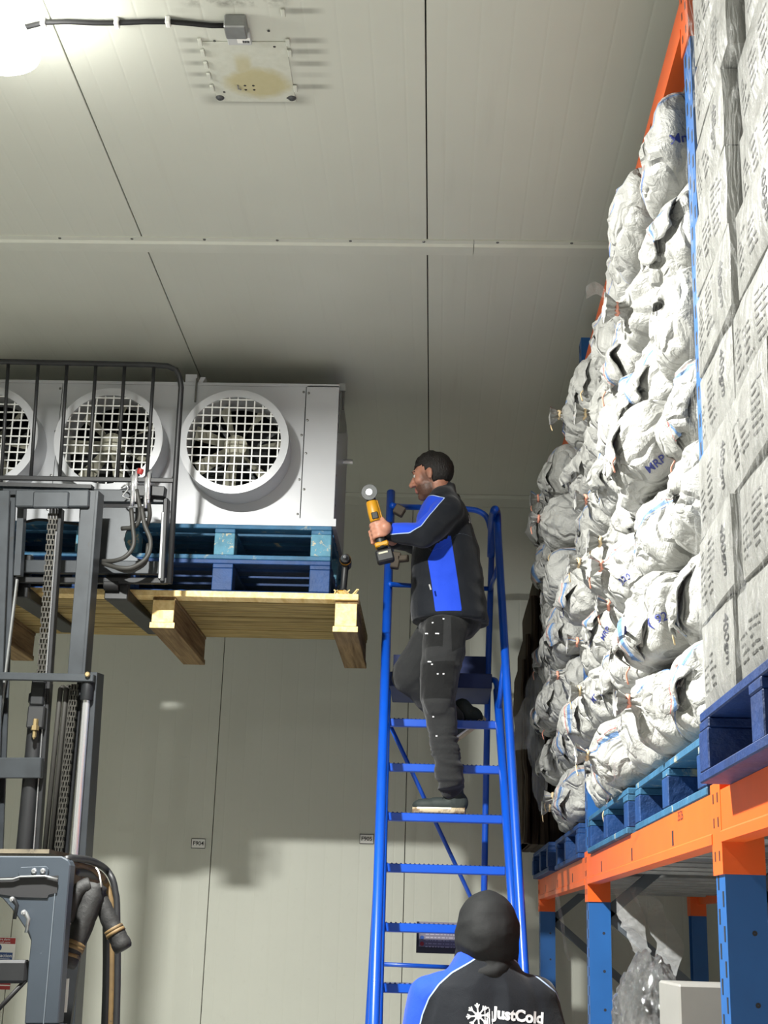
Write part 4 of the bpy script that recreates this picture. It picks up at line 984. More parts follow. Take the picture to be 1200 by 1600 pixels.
film_strip([AX(980, 1135, .55), AX(968, 1180, .54), AX(958, 1215, .545), AX(946, 1262, .55)], .035, 2, 'film_tail', 'clear plastic tail hanging from the lower sacks over the pallet', wdir=(.3, 1, 0))
film_strip([A(852, 1000, 7.55), A(838, 1075, 7.5), A(822, 1130, 7.5), A(812, 1172, 7.55)], [.05, .12, .18, .10], 3, 'film_sheet', 'loose clear film draped down the dark boards', wdir=(1, -.5, .1))
film_strip([A(852, 985, 7.45), A(846, 1080, 7.42), A(838, 1170, 7.42), A(852, 1270, 7.45)], [.03, .08, .10, .05], 4, 'film_sheet', 'clear film hanging beside the end of the sack stack', wdir=(1, -.3, .1))
film_strip([A(868, 1388, 7.0), A(876, 1430, 7.0), A(884, 1480, 7.0), A(890, 1500, 7.0)], .018, 5, 'film_tail', 'thin twisted film strand dangling below the far beam', wdir=(1, .3, 0), n=5)
film_strip([A(972, 1388, 5.6), A(984, 1430, 5.5), A(1000, 1480, 5.3), A(1008, 1500, 5.2)], [.06, .10, .06, .05], 6, 'film_sheet', 'clear film band hanging under the beam, left of two', wdir=(1, -.3, .1))
film_strip([A(992, 1386, 5.6), A(1022, 1425, 5.5), A(1042, 1470, 5.3), A(1046, 1500, 5.2), A(1038, 1530, 5.1)], [.06, .09, .08, .09, .06], 7, 'film_sheet', 'clear film band hanging under the beam, right of two', wdir=(1, -.3, .1))
# stretch film wound round the carton stack
def wrap_mat():
    t = NT('wrap_film'); out = t.t.nodes['Material Output']; t.base((.75, .76, .75)); t.set(.10, spec=1.0)
    v = t.coord((1, 3, 1), False); n = t.noise(v, 5, 6, .62, 2.2); t.bump(n, 1.0, .05)
    rdg = t.math('SUBTRACT', 1.0, t.math('MULTIPLY', t.math('ABSOLUTE', t.math('SUBTRACT', t.noise(v, 3.2, 5, .6, 1.6), .5)), 9.0), clamp=True)
    k = t.math('ADD', .035, t.math('MULTIPLY', t.math('POWER', rdg, 4.0), .34)); tr_ = t.n('ShaderNodeBsdfTransparent'); mx = t.n('ShaderNodeMixShader')
    t.l(k, mx.inputs[0]); t.l(tr_.outputs[0], mx.inputs[1]); t.l(t.b.outputs[0], mx.inputs[2]); t.l(mx.outputs[0], out.inputs[0])
wrap_mat()
ny, nz = 44, 110; vs = []
for j in range(nz + 1):
    for i in range(ny + 1):
        zz = cz + .01 + 2.05 * j / nz; yy = 2.04 + (3.072 - .138 * (zz - cz) - 2.04) * i / ny; q = Vector((0, yy * 9, zz * 7)); vs.append((.570 + .006 * noise.noise(q) + .005 * (ridge(q * 1.7) - .5), yy, zz))
MB().add(vs, [(j * (ny + 1) + i, j * (ny + 1) + i + 1, (j + 1) * (ny + 1) + i + 1, (j + 1) * (ny + 1) + i) for j in range(nz) for i in range(ny)]).build('stretch_wrap', 'wrap_film', None, 'all', label='clear stretch film wound tightly round the carton stack', cat='plastic film')
# crumpled film bundle and white carton on the lower level
pallet(.70, 1.62, 3.75, 4.85, .951, .15, 'blue_pallet', 'blue pallet on the lower rack level', 'pallets on the rack', along='Y')
c = A(1003, 1560, 4.6); bm = bmesh.new(); bmesh.ops.create_icosphere(bm, subdivisions=5, radius=1)
zlo = 1.1035; top = A(1003, 1492, 4.6).z; rz = (top - zlo) / 2; rx = .108
for v in bm.verts:
    p = v.co.copy(); d = 1 + .10 * noise.noise(p * 1.6) + .10 * (ridge(p * 3.1 + Vector((4, 0, 0))) - .5) + .06 * (ridge(p * 7) - .5) + .03 * (ridge(p * 14) - .5)
    v.co = Vector((p.x * rx * d, p.y * .16 * d, max(p.z * rz * d, -rz + .002 * abs(p.x)) ))
me = bpy.data.meshes.new('film_bundle'); bm.to_mesh(me); bm.free(); 
def film_white():
    t = NT('crumpled_film'); v = t.coord(); t.base(t.ramp(t.noise(v, 9, 5), [(.35, S(170, 174, 178)), (.7, S(235, 238, 240))])); t.set(.14, .75, 1.0, 1.0); t.b.inputs['Alpha'].default_value = .75; t.bump(t.noise(v, 26, 7, .7, 2.0), 1.0, .06)
film_white(); me.materials.append(MATS['crumpled_film']); 
place('film_bundle', me, Vector((c.x + .02, 4.6, zlo + rz)), None, 'crumpled ball of shiny plastic film on the lower rack level', 'plastic film')
x0 = A(1056, 1560, 4.1).x; zt = A(1060, 1537, 4.1).z
wc = thing('open_carton', 'plain white carton beside the crumpled film on the lower level', 'carton', (x0 + .12, 4.15, 1.1035))
MB().box(x0, x0 + .4, 4.05, 4.4, 1.1035, zt).build('body', 'carton_plain', wc, bevel=.006)
MB().box(x0 - .001, x0 + .4, 4.046, 4.05, (zt + 1.1) / 2 + .02, (zt + 1.1) / 2 + .024).build('tape_edge', 'sign_grey', wc)
# dark rough boards standing on the far pallet
db = thing('board_bundle', 'bundle of dark rough boards standing on the farthest pallet', 'boards', (.8, 8.0, PZ + PH))
zb2 = PZ + PH + .001
for i, (u0, u1, vt, yy) in enumerate(((814, 822, 1030, 7.72), (820, 830, 990, 7.74), (828, 842, 930, 7.76), (840, 858, 885, 7.78), (818, 828, 1090, 7.66), (855, 880, 905, 7.8), (880, 905, 900, 7.85))):
    a, b = A(u0, vt, yy), A(u1, vt, yy); m = MB(); R = []
    for k in range(12):
        z = zb2 + (a.z - zb2) * k / 11; j = noise.noise(Vector((i * 3.1, k * .7, 0))) * .012
        R.append(((.5 * (a.x + b.x) + j, yy + .4, z), ((b.x - a.x) / 2 + .006 * noise.noise(Vector((k * .9, i, 5))), 0, 0), (0, .4, 0)))
    m.loft(R, 16, 0, 5).build('board', 'old_board', db, 30)
# ================================================================== WAREHOUSE STEPS
ld = thing('warehouse_steps', 'tall bright blue mobile warehouse steps with handrails', 'steps', (.05, 6.5, 0))
SL = .45
def LS(u, v, k=5.637): return AP(u, v, (0, 1, -SL), k)          # stringer plane
def LH_(u, v): return LS(u, v, 5.437)                             # handrail plane
def down(p, q, z=0.0): return p + (q - p) * ((p.z - z) / (p.z - q.z))
st_px = ((1120, 606.5, 779), (1190, 605.5, 781.5), (1267, 603.5, 785), (1347, 601.5, 789.5), (1440, 600, 794), (1535, 598, 799))
steps = []
for y, a, b in st_px:
    l, r = LS(a, y), LS(b, y + 9); steps.append((l.x, r.x, l.y, (l.z + r.z) / 2))
dz = steps[-2][3] - steps[-1][3]
while steps[-1][3] > .34: x0, x1, yy, z = steps[-1]; steps.append((x0 - .004, x1 + .006, yy - SL * .255, z - .255))
for x0, x1, yy, z in steps:
    m = MB().prism([(x0, yy, z), (x0, yy, z - .036), (x0, yy + .012, z - .040), (x0, yy + .17, z - .016), (x0, yy + .17, z)], (x1 - x0, 0, 0)); s_ = m.build('step', 'ladder_blue', ld, bevel=.002)
    q = MB(); k = 26
    for i in range(k): xx = x0 + (x1 - x0) * (i + .2) / k; q.prism([(xx, yy, z), (xx + .006, yy, z + .005), (xx + .012, yy, z)], (0, .02, 0))
    q.build('anti_slip_edge', 'tread_and_shaded_blue', s_, kind='stuff')
def tube(name, pts, r, m='ladder_blue', n=12): return MB().tube(pts, r, n).build(name, m, ld, 'all')
# left side
a, b = LH_(611, 769), LH_(585.5, 1560); L0 = down(a, b, .02)
tube('handrail', [a, b, L0], .0235)
a2, b2 = LS(604.5, 1080), LS(592, 1540); tube('stringer', [a2, b2, down(a2, b2, .02)], .021)
# right side
a, b = LH_(776, 812), LH_(818, 1500)
R0 = down(a, b, .02)
tube('handrail', sm([A(767, 870, 7.32), A(768, 835, 7.25), A(769.5, 808, 7.12), A(773, 796, 7.02), LH_(776.5, 802), LH_(777.5, 830)], 5) + [b, R0], .021)
a2, b2 = LS(777, 1078), LS(802, 1430); RS0 = down(a2, b2, .02); tube('stringer', [a2, b2, RS0], .021)
# platform with toe board, their shade painted in as a darker blue
pz = A(740, 1052, 6.93).z; xl, xr = A(609, 1052, 6.93).x, A(769, 1052, 6.93).x
MB().box(xl, xr, 6.93, 7.45, pz - .075, pz).build('platform', 'tread_and_shaded_blue', ld, bevel=.004)
MB().box(xl, xr, 7.44, 7.455, pz, A(740, 1026, 7.45).z).build('toe_board', 'tread_and_shaded_blue', ld)
tube('platform_bracket', sm([A(769, 1062, 7.0), A(774, 1064, 6.95), A(777, 1075, 6.92), LS(779, 1110)], 4), .015)
# rear legs, braces
t_ = A(763, 1030, 7.45); bt = A(757, 1355, 7.45); RL0 = down(t_, bt, .02); tube('rear_leg', [A(769, 838, 7.4), t_, bt, RL0], .017)
t_ = A(606, 1075, 7.45); bt = A(578, 1560, 7.2); RLL = down(t_, bt, .02); tube('rear_leg', [t_, bt, RLL], .017)
tube('diagonal_brace', [A(607, 1128, 6.95), A(728, 1386, 7.4), A(757, 1450, 7.45)], .011)
tube('cross_bar', [A(584, 1506, 7.22), A(757, 1514, 7.45)], .011)
tube('guard_rail', sm([A(613, 790, 7.04), A(630, 792, 7.3), A(660, 793, 7.4), A(722, 795, 7.4), A(748, 799, 7.4), A(762, 811, 7.4), A(768.5, 838, 7.4)], 5), .0165)
tube('guard_rail', [A(609, 913, 6.85), A(640, 915, 7.38), A(766, 920, 7.4)], .013)
tube('guard_strut', [A(766, 921, 7.4), LH_(778, 884)], .012)
tube('side_strut', [LS(779, 1112), LH_(790, 1015)], .014)
for u, v, w_, h_, an in ((624, 798, .055, .05, .5), (618, 876, .045, .085, .15), (630, 873, .06, .03, -.1)):
    c = A(u, v, 6.93); R_ = Matrix.Rotation(an, 3, 'Y'); MB().obox(c, R_ @ Vector((w_ / 2, 0, 0)), (0, .025, 0), R_ @ Vector((0, 0, h_ / 2))).build('rail_clamp', 'clamp_brown', ld, bevel=.005)
for p in (L0, R0, RL0, RLL):
    MB().lathe((p.x, p.y, .0), (0, 0, 1), [(.001, 0), (.03, 0), (.03, .03), (.022, .04), (.001, .04)], 14).build('rubber_foot', 'black_rubber', ld, True)
# warning board between the lower steps
yb = 6.62; z0, z1 = A(690, 1490, yb).z, A(690, 1441, yb).z; x0, x1 = A(650.5, 1470, yb).x, A(752, 1470, yb).x
sg = MB().box(x0, x1, yb, yb + .006, z0, z1).build('warning_board', 'sign_navy', ld)
px0, px1, pz0, pz1 = x0 + .012, x1 - .015, z0 + .028, z1
MB().box(px0, px1, yb - .0015, yb, pz0, pz1).build('printed_panel', 'sign_grey', sg)
m = MB(); rn = random.Random(5)
for r_ in range(8):
    z = pz1 - .012 - r_ * .0135; x = px0 + .03
    while x < px1 - .012: L = rn.uniform(.006, .02); m.box(x, min(x + L, px1 - .008), yb - .0022, yb - .0015, z - .0045, z); x += L + .005
m.build('small_print', 'sign_text', sg, kind='stuff')
for i, (mt, sides) in enumerate((('sign_yellow', 3), ('sign_yellow', 3), ('sign_blue', 16), ('sign_red', 16))):
    z = pz1 - .012 - i * .027; c = Vector((px0 + .014, yb - .0018, z - .004)); n = sides; MB().prism([c + Vector((math.sin(2 * math.pi * k / n) * .0095, 0, math.cos(2 * math.pi * k / n) * .0095)) for k in range(n)], (0, -.0006, 0)).build('safety_symbol', mt, sg)
# ================================================================== PEOPLE
def blob(mb, voxel, smooth=8, fac=.5):
    me = bpy.data.meshes.new('tmp'); me.from_pydata([tuple(v) for v in mb.v], [], mb.f)
    bm = bmesh.new(); bm.from_mesh(me); bmesh.ops.recalc_face_normals(bm, faces=bm.faces); bm.to_mesh(me); bm.free()
    ob = bpy.data.objects.new('tmp', me); COL.objects.link(ob)
    r = ob.modifiers.new('r', 'REMESH'); r.mode = 'VOXEL'; r.voxel_size = voxel
    s = ob.modifiers.new('s', 'SMOOTH'); s.factor = fac; s.iterations = smooth
    out = bpy.data.meshes.new_from_object(ob.evaluated_get(bpy.context.evaluated_depsgraph_get()))
    bpy.data.objects.remove(ob); bpy.data.meshes.remove(me); return out
def finish(me, name, mats, parent, o, attrs=None, disp=None):
    """me has world coordinates; displace, store attributes, move to origin o"""
    if disp:
        nr = [v.normal.copy() for v in me.vertices]
        for v, n in zip(me.vertices, nr): v.co += n * disp(v.co)
    bv = BVHTree.FromPolygons([v.co.copy() for v in me.vertices], [tuple(p.vertices) for p in me.polygons])
    for k, f in (attrs or {}).items():
        a = me.attributes.new(k, 'FLOAT', 'POINT'); a.data.foreach_set('value', [f(v.co, v.normal) for v in me.vertices])
    me.transform(Matrix.Translation(-Vector(o))); me.materials.clear()
    for m in ([mats] if isinstance(mats, str) else mats): me.materials.append(MATS[m])
    me.polygons.foreach_set('use_smooth', [True] * len(me.polygons)); me.name = name
    return place(name, me, o, parent), bv
def psdf(p, poly):                                      # signed distance to a polygon, + inside
    x, y = p; d = 1e9; ins = False; n = len(poly)
    for i in range(n):
        (ax, ay), (bx, by) = poly[i], poly[(i + 1) % n]; ex, ey = bx - ax, by - ay; t = max(0, min(1, ((x - ax) * ex + (y - ay) * ey) / (ex * ex + ey * ey + 1e-12)))
        d = min(d, math.hypot(x - ax - ex * t, y - ay - ey * t))
        if (ay > y) != (by > y) and x < (bx - ax) * (y - ay) / (by - ay) + ax: ins = not ins
    return d if ins else -d
def two_tone(name, base, second, pipe, rough=.75, bs=60, bstr=.15):   # garment: panels picked by a stored distance
    t = NT(name); v = t.coord(rnd=False); at = t.n('ShaderNodeAttribute', attribute_name='panel'); s = at.outputs['Fac']
    n = t.noise(v, 9, 4); c = t.mix(t.math('MULTIPLY', n, .5), base, tuple(x * 1.5 + .002 for x in base))
    c2 = t.mix(t.math('MULTIPLY', n, .3), second, tuple(x * .8 for x in second))
    c = t.mix(t.math('MULTIPLY', s, 700, clamp=True), c, c2)
    if pipe:
        a2 = t.n('ShaderNodeAttribute', attribute_name='pipe'); k = t.math('MULTIPLY', t.math('SUBTRACT', .0028, t.math('ABSOLUTE', a2.outputs['Fac'])), 900, clamp=True); c = t.mix(t.math('MULTIPLY', k, .85), c, pipe)
    t.base(c); t.set(rough, spec=.25); t.b.inputs['Sheen Weight'].default_value = .15
    t.bump(t.math('ADD', t.noise(v, bs * 6, 2), t.math('MULTIPLY', t.noise(v, 22, 5, .6, .8), 3)), bstr, .01)
NAVY, ROYAL = S(9, 14, 22), S(26, 70, 205)
two_tone('jacket_cloth', NAVY, ROYAL, S(170, 190, 225))
two_tone('trouser_cloth', S(36, 37, 38), S(18, 19, 20), None, .85, 60, .3)
mat('hood_cloth', S(30, 31, 32), .75, var=.2, bump=.25, bs=26, spec=.25)
mat('collar_cloth', S(16, 20, 25), .8, var=.2)
def skin_mat():
    t = NT('skin'); v = t.coord(rnd=False); n = t.noise(v, 18, 4); c = t.ramp(n, [(.3, S(168, 116, 94)), (.7, S(186, 134, 112))])
    b = t.n('ShaderNodeAttribute', attribute_name='beard'); n2 = t.noise(v, 260, 2)
    k = t.math('MULTIPLY', b.outputs['Fac'], t.math('ADD', .55, t.math('MULTIPLY', n2, .5)), clamp=True)
    c = t.mix(k, c, S(46, 34, 28)); lp = t.n('ShaderNodeAttribute', attribute_name='lips'); c = t.mix(lp.outputs['Fac'], c, S(170, 100, 92)); t.base(c); t.set(.5)
    t.b.inputs['Subsurface Weight'].default_value = .08; t.b.inputs['Subsurface Radius'].default_value = (.01, .004, .002); t.b.inputs['Subsurface Scale'].default_value = .5
skin_mat()
mat('hair_dark', S(26, 22, 20), .55, var=.4, vs=90, bump=.6, bs=180, stretch=(1, 1, .25))
mat('eye_white', S(225, 222, 215), .25); mat('eye_dark', S(30, 22, 18), .2)
mat('shoe_upper', S(38, 46, 44), .7, var=.2, bump=.3); mat('shoe_sole', S(190, 176, 146), .7, var=.2, wear=S(120, 100, 76), wear_t=.5); mat('shoe_white', S(224, 222, 212), .6)
mat('tool_dark', S(30, 34, 34), .5); mat('disc_grey', S(74, 76, 76), .55, .2, var=.25, vs=30)

def head_prims(mb, hc, f, u, s, k=1.0):
    e = lambda o, a, b, c: mb.ell(hc + f * o[0] * k + s * o[1] * k + u * o[2] * k, f * a * k, s * b * k, u * c * k, 16)
    e((-.008, 0, .028), .097, .075, .090); e((.03, 0, -.045), .060, .056, .066); e((.066, 0, -.088), .025, .028, .022)
    e((.045, 0, .01), .050, .062, .07); e((.082, 0, .040), .016, .050, .012); e((.088, 0, -.046), .014, .026, .0075); e((.087, 0, -.060), .014, .024, .008)
    mb.cap(hc + f * .094 * k + u * .022 * k, hc + f * .116 * k - u * .016 * k, .009 * k, .0145 * k, 10)
    for q in (-1, 1):
        e((.055, q * .042, -.012), .03, .022, .026); e((.098, q * .011, -.020), .012, .009, .009)
        e((-.006, q * .077, .0), .019, .007, .031); e((-.016, q * .082, .006), .010, .008, .020)
def finger(mb, pts, r): 
    for i in range(len(pts) - 1): mb.cap(pts[i], pts[i + 1], r[i], r[i + 1], 8)

# ------------------------------------------------------------------ man on the steps
DY = .08
P = lambda u, v, y: A(u, v, y + DY)
base = Vector((A(695, 1262, 6.6).x, 6.62, steps[2][3]))
man = thing('person', 'man in navy and blue jacket climbing the blue steps, holding a power tool', 'person', base)
f = Vector((-.93, .30, -.16)).normalized(); u = Vector((-.10, 0, 1)); u = (u - f * u.dot(f)).normalized(); s = f.cross(u)
hc = P(676, 746, 6.52)
b = MB(); head_prims(b, hc, f, u, s, 1.0)
nb = P(693, 785, 6.55); b.cap(hc - f * .025 - u * .045, nb, .054, .062)
b.cap(nb, P(700, 860, 6.56), .062, .12); b.cap(P(700, 860, 6.56), P(702, 965, 6.56), .13, .13)
ls, le, lw = P(699, 800, 6.39), P(661, 838, 6.29), P(603, 829, 6.27); rs, re, rw = P(692, 800, 6.74), P(655, 848, 6.80), P(614, 845, 6.56)
for a, c, d in ((ls, le, lw), (rs, re, rw)): b.cap(nb, a, .06, .055); b.cap(a, c, .05, .042); b.cap(c, d, .042, .029)
lh, lk, la = P(697, 985, 6.47), P(684, 1085, 6.46), P(702, 1228, 6.50); rh, rkn, ra = P(690, 985, 6.66), P(640, 1055, 6.70), P(716, 1128, 6.82)
for a, c, d in ((lh, lk, la), (rh, rkn, ra)): b.cap(P(702, 965, 6.56), a, .11, .08); b.cap(a, c, .075, .055); b.cap(c, d + (Vector((0, .02, -.01)) if d is la else Vector()), .050, .026)
# tool axis and hands closed round it
T0, T1 = P(600, 866, 6.25), P(580, 782, 6.25); ta = (T1 - T0).normalized(); TX = Vector((1, 0, 0)); TX = (TX - ta * TX.dot(ta)).normalized(); TY = ta.cross(TX); 
if TY.y > 0: TY = -TY                                  # TY points to the camera
hp = T0 + (T1 - T0) * .43
palm = hp + TX * .022 + TY * .030
b.cap(lw, palm + TX * .012, .029, .032); b.ell(palm, TX * .036, TY * .016, ta * .043); b.ell(palm - TX * .008 - ta * .004, TX * .03, TY * .017, ta * .040)
for i in range(4):
    c = hp + ta * (.033 - i * .0215); R = .034; L = (1.0, 1.1, 1.05, .85)[i]; pts = []
    for ph in (62, 100, 145, 195, 235): a = math.radians(ph * (1 if ph < 90 else .9 + .1 * L)); pts.append(c + TX * math.cos(a) * R + TY * math.sin(a) * R)
    finger(b, pts, (.0105, .010, .0095, .009, .0085))
th = palm + ta * .03 + TX * .012; finger(b, [th, th + ta * .018 - TY * .012 - TX * .004, hp + ta * .052 - TY * .018 + TX * .022, hp + ta * .058 - TY * .034 + TX * .004], (.014, .0125, .0115, .0095))
# other hand steadies the tool low behind
hq = T0 + (T1 - T0) * .36 - TY * .034 + TX * .012; b.cap(rw, hq + TX * .02, .028, .03); b.ell(hq, TX * .034, TY * .015, ta * .04)
for i in range(4): c = hq + ta * (.028 - i * .019); finger(b, [c - TX * .02, c - TX * .045 + TY * .006, c - TX * .055 + TY * .022], (.0095, .009, .0085))
me = blob(b, .0052, 3, .5)
def beard(p, n):
    q = p - hc; x, y, z = q.dot(f), abs(q.dot(s)), q.dot(u)
    if q.length > .16 or z < -.125: return 0.0
    side = max(0, min(1, (.03 - z) / .03)) * max(0, min(1, (x + .012) / .02)); low = max(0, min(1, (-.022 - z) / .02 + (0 if x > .06 else .0)))
    k = low * (1 if x > -.0 else max(0, 1 + x / .02)) * 1.0; k = max(k, side * (1 if x < .035 else max(0, 1 - (x - .035) / .02)) * .8)
    if x > .078 and -.068 < z < -.038 and y < .022: k *= .15
    if x > .07 and z > -.038: k *= max(0, (-.024 - z) / .014) if z < -.024 else 0
    if z < -.10: k *= max(0, 1 - (-.10 - z) / .02)
    return max(0.0, min(1.0, k))
def lipf(p, n): q = p - hc; x, y, z = q.dot(f), abs(q.dot(s)), q.dot(u); return .8 if x > .088 and -.066 < z < -.041 and y < .022 else 0.0
body, bv_man = finish(me, 'body', 'skin', man, base, {'beard': beard, 'lips': lipf})
for q in (-1, 1):
    c = hc + f * .078 + s * q * .031 + u * .016; e = MB().ell(c, f * .012, s * .013, u * .0105, 12).build('eye', 'eye_white', man, 'all'); MB().ell(c + f * .007, f * .0055, s * .0055, u * .0055, 10).build('iris', 'eye_dark', e, 'all')
    MB().tube([hc + f * .088 + s * q * .014 + u * .034, hc + f * .091 + s * q * .030 + u * .041, hc + f * .076 + s * q * .048 + u * .037], [.004, .0055, .003], 8).build('eyebrow', 'hair_dark', man, 'all')
# hair: thick cap over crown and back, short fade at the sides
hm = MB(); hm.ell(hc - f * .012 + u * .034, f * .104, s * .0805, u * .0985, 48)
keep = []
for fc in hm.f:
    c = sum((hm.v[i] for i in fc), Vector()) / len(fc) - hc; x, y, z = c.dot(f), abs(c.dot(s)), c.dot(u)
    line = .052 if x > .045 else (.020 + max(0, x + .0) * .7 if x > -.012 else -.045)
    if x > .02: line = max(line, .052 + (x - .02) * .15)
    if z > line and len(fc) == 4: keep.append(fc)
used = sorted({i for fc in keep for i in fc}); mp = {i: k for k, i in enumerate(used)}
hv = [hm.v[i] for i in used]; hv = [v + (v - hc).normalized() * (.005 * noise.noise(v * 60) + (.007 if (v - hc).dot(u) > .085 and (v - hc).dot(f) > -.03 else 0)) for v in hv]
hb = MB().add(hv, [tuple(mp[i] for i in fc) for fc in keep]); ho = hb.build('hair', 'hair_dark', man, 'all')
so = ho.modifiers.new('thick', 'SOLIDIFY'); so.thickness = .006; so.offset = -1
# jacket
jk = MB(); R = []
for v, xl, xr, hd in ((974, 643, 763, .185), (955, 641, 762, .185), (920, 642, 757, .182), (880, 644, 751, .18), (840, 648, 744, .185), (812, 652, 735, .20), (793, 660, 726, .195), (778, 669, 716, .15), (766, 675, 713, .09), (757, 680, 713, .07)):
    c = P((xl + xr) / 2, v, 6.56); w = (P(xr, v, 6.56) - P(xl, v, 6.56)).length / 2; R.append((c, (w, .0, 0), (0, hd, 0)))
jk.loft(R, 28, 0, 2.3)
for a, c, d in ((ls, le, lw), (rs, re, rw)):
    jk.cap(P(697, 800, 6.56), a, .085, .082); jk.cap(a, c, .080, .066); jk.cap(c, d + (c - d).normalized() * .012, .066, .046)
me = blob(jk, .009, 10, .5)
def fold(p): return .007 * fbm(p * 7.0, 2) + .006 * (ridge(Vector((p.x * 5, p.y * 4, p.z * 11))) - .6)
PXZ = lambda u_, v_: (lambda q: (q.x, q.z))(P(u_, v_, 6.24))
PXT = lambda u_, v_: (lambda q: (q.x, q.z))(P(u_, v_, 6.38))
side_poly = [PXT(*q) for q in ((701, 815), (668, 872), (674, 910), (680, 955), (722, 955), (716, 910), (709, 865))]
sleeve_line = [PXZ(*q) for q in ((695, 768), (672, 800), (658, 822), (640, 834), (620, 835), (596, 836))]
sl_poly = sleeve_line + [PXZ(*q) for q in ((590, 790), (632, 770), (668, 756))]
def line_d(x, z, L): 
    d = 1e9
    for (ax, az), (bx, bz) in zip(L[:-1], L[1:]):
        ex, ez = bx - ax, bz - az; t = max(0, min(1, ((x - ax) * ex + (z - az) * ez) / (ex * ex + ez * ez))); d = min(d, math.hypot(x - ax - ex * t, z - az - ez * t))
    return d
def armd(p):                                            # distance to the near arm's axis
    best = 9
    for a, c in ((ls, le), (le, lw)): t = max(0, min(1, (p - a).dot(c - a) / (c - a).length_squared)); best = min(best, (p - a - (c - a) * t).length)
    return best
def pan(p, n):
    a = psdf((p.x, p.z), sl_poly); sd_ = psdf((p.x, p.z), side_poly)
    if abs(p.y - 6.64) > .06 or p.x < PXZ(650, 800)[0]: pass
    arm = armd(p) < .105
    return a if a > -.02 and (arm or p.z > PXZ(0, 800)[1]) else (sd_ if not arm or p.z < PXT(0, 868)[1] else max(sd_ if armd(p) > .088 else -.02, -.03))
jo, bv_j = finish(me, 'jacket', 'jacket_cloth', man, base, {'panel': pan, 'pipe': lambda p, n: psdf((p.x, p.z), sl_poly) if armd(p) < .11 or p.z > PXZ(0, 805)[1] else .05}, fold)
MB().tube([nb + Vector((math.cos(a) * .067, math.sin(a) * .070, .012 + .014 * math.sin(a + 1.2))) for a in [2 * math.pi * k / 16 for k in range(16)]], .019, 8, closed=True).build('collar', 'collar_cloth', man, 'all')
MB().tube([lw + (le - lw).normalized() * (-.006), lw + (le - lw).normalized() * .022], [.040, .047], 16).build('cuff', 'collar_cloth', man, 'all')
q = P(672, 918, 6.34); MB().bar(q + Vector((-.004, -.01, .012)), q + Vector((.004, -.01, -.014)), .007, .006).build('zip_pull', 'chrome', man)
m = MB(); c = P(733, 822, 6.5); xb = Vector((.70, .70, 0)).normalized()
lettering(m, 'JustCold', c + xb * .035 + Vector((0, 0, .0)), Vector((.55, .80, -.28)), Vector((.15, .2, .96)), .05, .0015, proj=bv_j, off=.002)
lettering(m, '*', c + xb * .01 + Vector((0, 0, .03)), Vector((.55, .8, -.2)), Vector((.1, .2, .96)), .07, .002, proj=bv_j, off=.002)
m.build('back_lettering', 'white_print', jo)
# trousers
tr_ = MB(); tr_.ell(P(702, 968, 6.56), (.165, 0, 0), (0, .17, 0), (0, 0, .12))
tr_.cap(lh, lk, .112, .090); tr_.cap(lk, P(694, 1150, 6.48), .086, .070); tr_.cap(P(694, 1150, 6.48), P(702, 1218, 6.50), .070, .064); tr_.cap(P(701, 1198, 6.5), P(704, 1226, 6.53), .070, .064)
tr_.cap(rh, rkn, .110, .094); tr_.cap(rkn, P(680, 1100, 6.76), .088, .074); tr_.cap(P(680, 1100, 6.76), P(708, 1122, 6.81), .074, .062)
tr_.ell(P(681, 1022, 6.41), (.055, 0, 0), (0, .05, 0), (0, 0, .075)); tr_.ell(P(684, 1088, 6.405), (.072, 0, 0), (0, .04, 0), (0, 0, .10))
me = blob(tr_, .0085, 8, .5)
def tfold(p): 
    lo = max(0, min(1, (P(0, 1120, 6.5).z - p.z) / .15)); return .006 * fbm(p * 8, 2) + (.004 + .010 * lo) * (ridge(Vector((p.x * 4, p.y * 4, p.z * (15 + 6 * lo)))) - .6)
QX = lambda u_, v_: (lambda q: (q.x, q.z))(P(u_, v_, 6.38))
pk = [[QX(*q) for q in ((657, 962), (694, 962), (692, 1012), (685, 1010), (655, 1012))], [QX(*q) for q in ((655, 1035), (712, 1032), (708, 1092), (655, 1092))], [QX(*q) for q in ((704, 962), (745, 965), (728, 1005), (706, 1020))]]
def tp_(p, n): 
    if p.y > 6.62: return -.05
    return max(psdf((p.x, p.z), k) for k in pk)
to, bv_t = finish(me, 'trousers', 'trouser_cloth', man, base, {'panel': tp_}, tfold)
for u_, v_ in ((676, 973), (693, 967), (668, 990), (684, 990), (672, 1034), (684, 1053), (693, 1053), (675, 1038), (677, 1120), (682, 1150)):
    d = ray(u_, v_).normalized(); h = bv_t.ray_cast(CAMP, d)
    if h[0] is not None: c = h[0] - d * .001; MB().box(c.x - (.012 if v_ in (990, 1034) else .004), c.x + (.012 if v_ in (990, 1034) else .004), c.y - .002, c.y + .002, c.z - .003, c.z + .003).build('stitch_mark', 'white_print', to)
